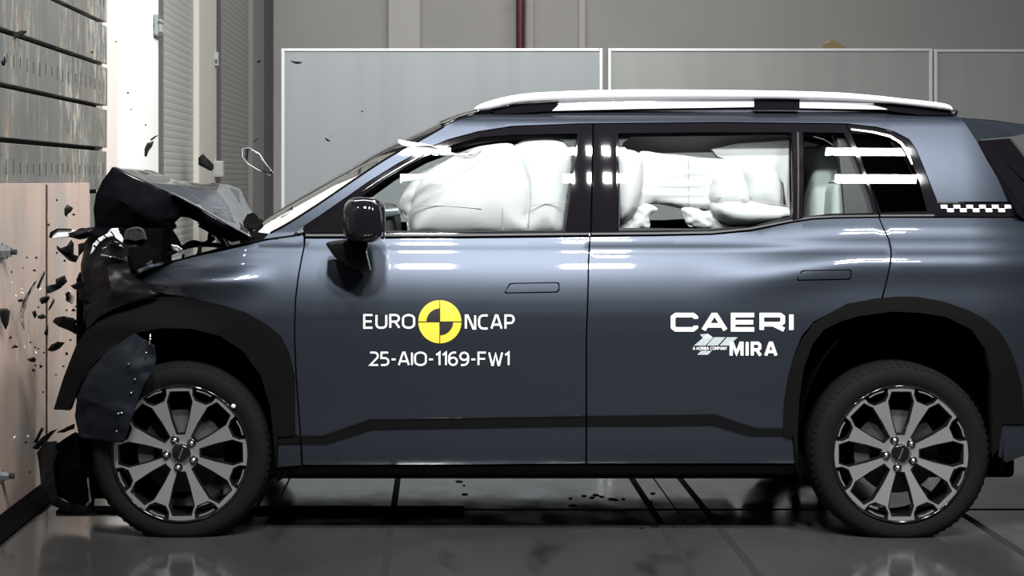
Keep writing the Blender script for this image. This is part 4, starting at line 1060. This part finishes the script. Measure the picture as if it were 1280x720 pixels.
# --- lettering (strokes laid on the door skins)
def arcp(cx, cy, rx, ry, a0, a1, n=6): return [(cx+rx*math.cos(math.radians(a0+(a1-a0)*i/n)), cy+ry*math.sin(math.radians(a0+(a1-a0)*i/n))) for i in range(n+1)]
r_ = .26
GL = {  # glyph: (width, strokes) in a unit-high box
 'E': (.62, [[(.62, 0), (0, 0), (0, 1), (.62, 1)], [(0, .5), (.56, .5)]]),
 'U': (.74, [[(0, 1)]+arcp(.28, .28, .28, .28, 180, 270)+arcp(.46, .28, .28, .28, 270, 360)+[(.74, 1)]]),
 'R': (.66, [[(0, 0), (0, 1), (.38, 1)]+arcp(.40, .74, .26, .26, 90, -90)+[(0, .48)], [(.36, .48), (.68, 0)]]),
 'O': (.84, [arcp(.42, .70, .42, .30, 180, 90)+arcp(.42, .70, .42, .30, 90, 0)+arcp(.42, .30, .42, .30, 0, -90)+arcp(.42, .30, .42, .30, -90, -180)+[(0, .70)]]),
 'N': (.72, [[(0, 0), (0, 1), (.14, 1), (.58, 0), (.72, 0), (.72, 1)]]),
 'C': (.66, [[(.66, 1)]+arcp(.34, .66, .34, .34, 90, 180)+arcp(.34, .34, .34, .34, 180, 270)+[(.66, 0)]]),
 'A': (.78, [[(0, 0), (.33, 1), (.45, 1), (.78, 0)], [(.14, .30), (.64, .30)]]),
 'P': (.64, [[(0, 0), (0, 1), (.36, 1)]+arcp(.38, .71, .26, .29, 90, -90)+[(0, .42)]]),
 'I': (.0, [[(0, 0), (0, 1)]]),
 'F': (.58, [[(0, 0), (0, 1), (.58, 1)], [(0, .5), (.52, .5)]]),
 'W': (1.02, [[(0, 1), (.24, 0), (.30, 0), (.51, .9), (.72, 0), (.78, 0), (1.02, 1)]]),
 'M': (.86, [[(0, 0), (0, 1), (.12, 1), (.43, .3), (.74, 1), (.86, 1), (.86, 0)]]),
 'H': (.7, [[(0, 0), (0, 1)], [(.7, 0), (.7, 1)], [(0, .5), (.7, .5)]]),
 'B': (.62, [[(0, 0), (0, 1), (.38, 1)]+arcp(.40, .76, .2, .24, 90, -90)+[(0, .52)], [(.36, .52)]+arcp(.40, .26, .22, .26, 90, -90)+[(0, 0), (0, .5)]]),
 'Y': (.7, [[(0, 1), (.35, .45), (.7, 1)], [(.35, .45), (.35, 0)]]),
 '1': (.26, [[(0, .80), (.26, 1), (.26, 0)]]),
 '2': (.6, [[(0, 1), (.34, 1)]+arcp(.34, .74, .26, .26, 90, -40)+[(0, .0), (.62, 0)]]),
 '5': (.58, [[(.56, 1), (.04, 1), (.02, .56), (.30, .56)]+arcp(.30, .28, .28, .28, 90, -90)+[(0, 0)]]),
 '6': (.62, [[(.54, 1), (.34, 1)]+arcp(.36, .60, .36, .40, 110, 180)+arcp(.31, .30, .31, .30, 180, 360)+arcp(.31, .30, .31, .30, 0, 165)]),
 '9': (.62, [[(.06, 0), (.26, 0)]+arcp(.26, .40, .36, .40, -70, 0)+arcp(.31, .70, .31, .30, 0, 180)+arcp(.31, .70, .31, .30, 180, 345)]),
 '-': (.32, [[(0, .45), (.32, .45)]]),
 ' ': (.2, []),
}
GB = {  # wide block forms
 'C': (1.25, [[(1.25, .74), (1.25, .84), (1.1, 1), (.15, 1), (0, .85), (0, .15), (.15, 0), (1.1, 0), (1.25, .16), (1.25, .26)]]),
 'A': (1.20, [[(0, -.04), (.52, 1), (.68, 1), (1.20, -.04)], [(.25, .28), (.95, .28)]]),
 'E': (1.15, [[(1.15, 0), (0, 0), (0, 1), (1.15, 1)], [(0, .5), (1.10, .5)]]),
 'R': (1.20, [[(0, -.04), (0, 1), (1.0, 1), (1.15, .87), (1.15, .50), (1.0, .36), (0, .36)], [(.62, .36), (1.22, -.02)]]),
 'I': (.0, [[(0, -.04), (0, 1.04)]]),
}
GM = {
 'M': (1.05, [[(0, -.1), (0, 1), (.12, 1), (.52, .12), (.93, 1), (1.05, 1), (1.05, -.1)]]),
 'I': (.0, [[(0, -.1), (0, 1.1)]]),
 'R': (.8, [[(0, -.1), (0, 1), (.55, 1), (.72, .86), (.72, .55), (.55, .42), (0, .42)], [(.4, .42), (.80, -.1)]]),
 'A': (1.0, [[(0, -.1), (.42, 1), (.58, 1), (1.0, -.1)], [(.2, .25), (.8, .25)]]),
}
def stroke(pts, w, out):
    pts = [Vector(p) for p in pts]; L = []; R = []
    closed = (pts[0]-pts[-1]).length < 1e-5
    if closed: pts = pts[:-1]
    n = len(pts)
    cl = [pts[0]]
    for p in pts[1:]:
        if (p-cl[-1]).length > 1e-4: cl.append(p)
    pts = cl; n = len(pts)
    for i in range(n):
        if closed: a, b = pts[i-1], pts[(i+1) % n]
        else: a, b = (pts[i-1] if i else None), (pts[i+1] if i < n-1 else None)
        d1 = (pts[i]-a).normalized() if a is not None else None; d2 = (b-pts[i]).normalized() if b is not None else None
        d1 = d1 if d1 is not None else d2; d2 = d2 if d2 is not None else d1
        n1 = Vector((-d1.y, d1.x)); n2 = Vector((-d2.y, d2.x)); m_ = n1+n2
        m_ = m_.normalized() if m_.length > 1e-6 else n1
        k_ = 1/max(.45, m_.dot(n1)); off = m_*(w/2*k_)
        L.append(pts[i]+off); R.append(pts[i]-off)
    rng = range(n if closed else n-1)
    for i in rng:
        j = (i+1) % n; out.append([R[i], R[j], L[j], L[i]])
def text(name, s, box, wt, m, parent, G=GL, gap=.30, off=-.0025, slant=0, **kw):
    """box = x0, y0, x1, y1 in picture pixels; wt = stroke weight in pixels"""
    x0, y0, x1, y1 = box; hpx = y1-y0-wt
    tot = sum(G[c][0] for c in s)+gap*(len(s)-1)
    sx = (x1-x0-wt)/tot; polys = []; x = 0
    for c in s:
        w_, st = G[c]
        for pl_ in st:
            q_ = [(x0+wt/2+(x+p[0])*sx+slant*p[1], y1-wt/2-p[1]*hpx) for p in pl_]
            stroke(q_, wt, polys)
        x += w_+gap
    v = []; f = []
    for pg in polys:
        n = len(v)
        v += [PS(p.x, p.y, off) for p in pg]; f.append((n, n+1, n+2, n+3))
    # orient faces to the camera side
    ff = []
    for q_ in f:
        a, b, c = Vector(v[q_[0]]), Vector(v[q_[1]]), Vector(v[q_[2]])
        ff.append(q_ if (b-a).cross(c-a).y < 0 else q_[::-1])
    return mk(name, v, ff, m, parent, **kw)
text('lettering', 'EURO', (454, 392.5, 519, 411), 2.6, M['white'], front_door, label='white lettering EURO')
text('lettering', 'NCAP', (581, 393, 643.5, 412), 2.6, M['white'], front_door, label='white lettering NCAP')
text('lettering', '25-AIO-1169-FW1', (461.5, 439.5, 637, 457.5), 2.4, M['white'], front_door, gap=.24, label='white test number')
text('lettering', 'CAERI', (838.5, 391, 992, 414.5), 5.6, M['white'], rear_door, GB, gap=.42, label='wide white lettering CAERI')
text('lettering', 'MIRA', (912, 427, 972, 445), 3.9, M['white'], rear_door, GM, gap=.50, label='white lettering MIRA')
text('lettering', 'A HORIBA COMPANY', (866, 433.4, 909, 437.6), .7, M['white'], rear_door, gap=.3, label='tiny white lettering')
# striped grey-blue mark beside MIRA
def stripes(quad, n, parent):
    a, b, c, d = [Vector(p) for p in quad]     # a-b bottom edge, d-c top edge
    v = []; f = []
    for i in range(n):
        t0 = i/n; t1 = (i+.78)/n
        for p in (a.lerp(b, t0), a.lerp(b, t1), d.lerp(c, t1), d.lerp(c, t0)): v.append(PS(p.x, p.y, -.0025))
        f.append((4*i, 4*i+1, 4*i+2, 4*i+3))
    mk('striped_mark', v, f, M['logo'], parent)
stripes([(867.5, 432), (882, 432), (891.5, 422), (885, 417)], 9, rear_door)
stripes([(875, 418), (885, 417), (891.5, 421.5), (880, 424)], 5, rear_door)
stripes([(883.5, 432), (897.5, 432), (907, 421.5), (893, 421.5)], 9, rear_door)
stripes([(899.5, 432), (911, 432), (922.5, 421.5), (909, 421.5)], 9, rear_door)
stripes([(871.5, 443.5), (885, 443.5), (890, 438.5), (876.5, 438.5)], 8, rear_door)
# round quartered target
cx, cy = 549.8, 402.2
P('target_disc', [(cx+27*math.cos(2*PI*i/48), cy+27*math.sin(2*PI*i/48)) for i in range(48)], M['yellow'], front_door, off=-.0025, h=.02, depth=0, label='round yellow target sticker')
for a0 in (180, 0):
    P('target_quadrant', [(cx, cy)]+[(cx+16.8*math.cos(math.radians(a0+90*i/12)), cy+16.8*math.sin(math.radians(a0+90*i/12))) for i in range(13)], M['black'], front_door, off=-.0035, h=.02, depth=0)
P('target_line', [(cx-27, cy-.5), (cx+27, cy-.5), (cx+27, cy+.5), (cx-27, cy+.5)], M['black'], front_door, off=-.0038, h=.02, depth=0)
P('target_line', [(cx-.5, cy-27), (cx+.5, cy-27), (cx+.5, cy+27), (cx-.5, cy+27)], M['black'], front_door, off=-.0041, h=.02, depth=0)

# --- far-side twins: same pieces mirrored across the car
NOTWIN = ('lettering', 'target_disc', 'target_quadrant', 'target_line', 'striped_mark', 'chequer_mark')
def twin(o, parent, flip=True):
    c = o.copy(); C.objects.link(c); c.parent = parent
    if flip: c.scale = (1, -1, 1); c.location = (o.location.x, 1.88-o.location.y, o.location.z)
    for ch in [q_ for q_ in o.children if not any(q_.name.startswith(n_) for n_ in NOTWIN)]: twin(ch, c, False)
    if 'label' in c: del c['label']
    return c
for o in (front_door, rear_door, quarter, upper, wf, wr, rr, shell): twin(o, car)
for o in [q_ for q_ in car.children if q_.name.startswith(('sill', 'rear_arch_cladding', 'rear_bumper'))]: twin(o, car)

# ================================================================== FLYING DEBRIS
def shard(pts, Y, label, m='shard', name='plastic_shard', thick=.004, bend=.02, group=None, cat='shard', cuts=1):
    n = len(pts); cxp = sum(p[0] for p in pts)/n; cyp = sum(p[1] for p in pts)/n
    c = Vector(W(cxp, cyp, Y)); random.seed(int(cxp*13+cyp*7))
    t = random.uniform(-.6, .6)
    P3 = [(px, py, Y+bend*math.sin((px-cxp)*.25)+t*(px-cxp)*.003) for px, py in pts]
    o = sheet(name, P3, [tuple(range(n))], M[m], None, cuts=cuts, amp=.003, freq=30, thick=thick)
    for q_ in o.data.vertices: q_.co -= c
    o.location = c
    return tag(o, label, cat, group)
SH = [([(57, 358), (70, 355), (70, 349), (81, 344), (84, 352), (76, 360), (62, 366.5), (58, 366)], .8, 'large bent black shard in front of the plywood seam'),
 ([(89, 300), (92, 304), (92, 318), (98, 320), (98, 305), (106, 303), (110, 299), (107, 310), (99, 320), (95, 328), (86, 325), (72, 312), (71, 307), (80, 314), (88, 318), (86, 308)], .55, 'spiky black shard left of the headlamp remains'),
 ([(66, 402), (70, 397), (80, 395), (92, 398), (95, 407), (98, 410), (96, 418), (91, 415), (84, 412), (73, 408)], .7, 'largest oval black fragment beside the wheel arch'),
 ([(0, 386), (8, 385), (12.5, 389), (10, 405), (7, 412), (2, 402), (0, 394)], .42, 'black fragment at the left edge of the photo'),
 ([(80.5, 261), (84.5, 255.5), (91, 260), (89, 264), (84, 268), (83.5, 271), (81, 269)], .9, 'diamond-shaped black fragment above the white lamp piece'),
 ([(49, 374), (53, 371), (60, 370), (62, 372), (59, 378), (52, 380)], .8, 'round dark fragment at mid height on the plywood'),
 ([(60, 388), (67, 373), (68, 377), (63, 386)], .8, 'thin upright black sliver right of the round fragment'),
 ([(46, 359), (55, 339), (56, 342), (48, 361)], .8, 'long slanted black sliver left of the plywood seam'),
 ([(59, 438), (64, 431), (72, 427), (81, 428), (76, 434), (70, 438), (66, 439)], .8, 'grey-black leaf-shaped fragment below the oval one'),
 ([(34, 449), (42, 446), (45, 449), (44, 453), (38, 452)], .7, 'small dark chip left of the wheel arch, above a pale speck'),
 ([(14, 435), (19, 431), (23, 433), (21, 435)], .5, 'small brown-black chip low at far left on the plywood'),
 ([(57, 412), (60, 406), (60, 418), (58, 420), (55, 417)], .8, 'narrow black chip on the seam beside the oval fragment'),
 ([(181, 186), (184, 179), (192, 176.5), (190, 183), (186, 188), (183, 196), (181, 195)], .9, 'hooked black shard against the bright white wall'),
 ([(188, 174), (193, 170.5), (198, 169), (194, 172), (189, 176)], 1.0, 'thin curved black shard above the hooked one on the white wall'),
 ([(248, 197), (254, 192), (257, 196), (259, 202), (267, 206), (267, 211), (264, 214), (256, 210), (248, 206)], .9, 'folded black fragment in front of the cream column'),
 ([(317, 178), (320, 174), (324, 172), (321, 175)], 1.2, 'small black curl in front of the far grey column'),
 ([(363, 76), (369, 76.5), (376, 77), (377, 79), (371, 80), (368, 79)], 1.0, 'black and white chip at the upper left of the blue-grey partition'),
 ([(406, 172), (410, 174), (413, 177), (409, 176.5)], 1.0, 'small dark chip in front of the blue-grey partition, above the windscreen'),
 ([(22, 375), (27, 373), (29, 376), (24, 378)], .6, 'small black chip on the wide plywood board above the left-edge fragment'),
 ([(40, 390), (44, 388), (46, 394), (43, 398)], .7, 'black chip just left of the plywood seam at oval fragment height'),
 ([(47, 395), (54, 392), (58, 397), (52, 399), (48, 398)], .75, 'flat black chip touching the plywood seam below the round fragment'),
 ([(88, 357), (96, 354), (98, 361), (94, 362)], .6, 'pointed black chip left of the crushed front corner'),
 ([(321.5, 77), (325, 73.5), (326, 76), (323, 79)], 1.4, 'tiny twin black chip in front of the grey strip beside the far shutter'),
 ([(1.5, 77), (5, 74), (6, 70), (7, 76), (6, 82), (3, 82)], .5, 'ragged black scrap on the planks at the left edge'),
]
for pts, Y, lb in SH: shard(pts, Y, lb)
def rimshard(pts, Y, label):
    o = shard(pts, Y, label, 'shardglass', 'clear_shard', .003, .02, None, 'shard', 2)
    c = o.location; q = MB()
    q.tube([Vector(W(px, py, Y))-c for px, py in pts+[pts[0]]], .0022, 6); q.build('shard_edge', M['frame'], o, True)
rimshard([(303, 186), (311, 185), (324, 192), (331, 203), (342, 217), (337, 219), (322, 212), (309, 204), (303, 196)], 1.1, 'curved clear plastic piece flying before the far shutter')
rimshard([(26, 390), (28, 377), (42, 352), (46, 350), (36, 372), (29, 392), (30, 412), (27, 404)], .7, 'long clear sliver arcing down the wide plywood board')
rimshard([(82, 366), (87, 364), (92, 372), (90, 380), (83, 376)], .6, 'small clear plastic piece beside the crushed corner')
random.seed(77)
cl = [(115, 65, 2), (160, 116, 1.5), (164, 137, 1.5), (145, 52, 1.2), (182, 156, 1.4), (71, 250, 1.5), (92, 268, 2), (34, 322, 2.5), (45, 322, 2), (43, 338, 2.5), (71, 316, 2), (81, 326, 1.7), (61, 281, 2.5), (48, 384, 1.5), (95, 383, 2.2), (83, 388, 2.6), (94, 402, 3), (101, 397, 3), (88, 425, 2.2), (92, 388, 3), (38, 428, 2.2), (44, 434, 2), (48, 436, 2), (55, 441, 1.6), (44, 457, 2), (51, 458, 3), (42, 463, 3.2), (79, 458, 2), (83, 442, 2.6), (70, 469, 1.5), (54, 490, 2), (13, 422, 2), (6, 495, 1.6), (20, 438, 1.6), (32, 553, 2), (37, 590, 2), (14, 340, 1.6), (100, 408, 2.6), (105, 399, 2), (98, 421, 1.8), (414, 170, 1), (453, 139, 1.4), (391, 247, 1), (29, 335, 1.6)]
for px, py, s in cl:
    Y = .55+random.uniform(0, .3) if px < 110 else .9+random.uniform(0, .4)
    k = random.randint(3, 5); a0 = random.uniform(0, 6)
    pts = [(px+s*random.uniform(.6, 1.2)*math.cos(a0+2*PI*i/k), py+s*random.uniform(.5, 1.1)*math.sin(a0+2*PI*i/k)) for i in range(k)]
    shard(pts, Y, 'tiny black plastic crumb flying beside the crumpled front', group='tiny flying crumbs', thick=.003, bend=.005, cuts=0)
gl = [(14, 354), (27, 361), (20, 370), (50, 362), (80, 372), (90, 377), (35, 424), (31, 434), (27, 400), (45, 441), (84, 430), (98, 415), (18, 547), (35, 545), (90, 392), (28, 366)]
for px, py in gl:
    s = random.uniform(1.6, 3.4); a0 = random.uniform(0, 3); e = (s*math.cos(a0), s*math.sin(a0))
    shard([(px-e[0], py-e[1]), (px-e[1]*.3, py+e[0]*.3), (px+e[0], py+e[1]), (px+e[1]*.3, py-e[0]*.3)], .6, 'tiny bright clear splinter flying before the plywood', 'white', 'glass_splinter', .002, .003, 'tiny bright splinters', 'splinter', 0)
# crumbs lying on the floor under and beside the car
for px, py in ((574, 602), (580, 607), (581, 618), (716, 632), (713, 623), (730, 620), (740, 622), (752, 621), (765, 624), (770, 625), (779, 624), (745, 619), (812, 627), (816, 617), (842, 659), (878, 651), (901, 648), (953, 632), (818, 658), (802, 661)):
    x, y = fl(px, py); s = random.uniform(.006, .016); q = MB()
    q.box(-s, s, -s*.8, s*.8, 0, .004, .0015); o = q.build('floor_crumb', M['shard']); o.location = (x, y, .0); o.rotation_euler.z = random.uniform(0, 3)
    tag(o, 'tiny black crumb lying on the floor under the car', 'crumb', 'crumbs on the floor')
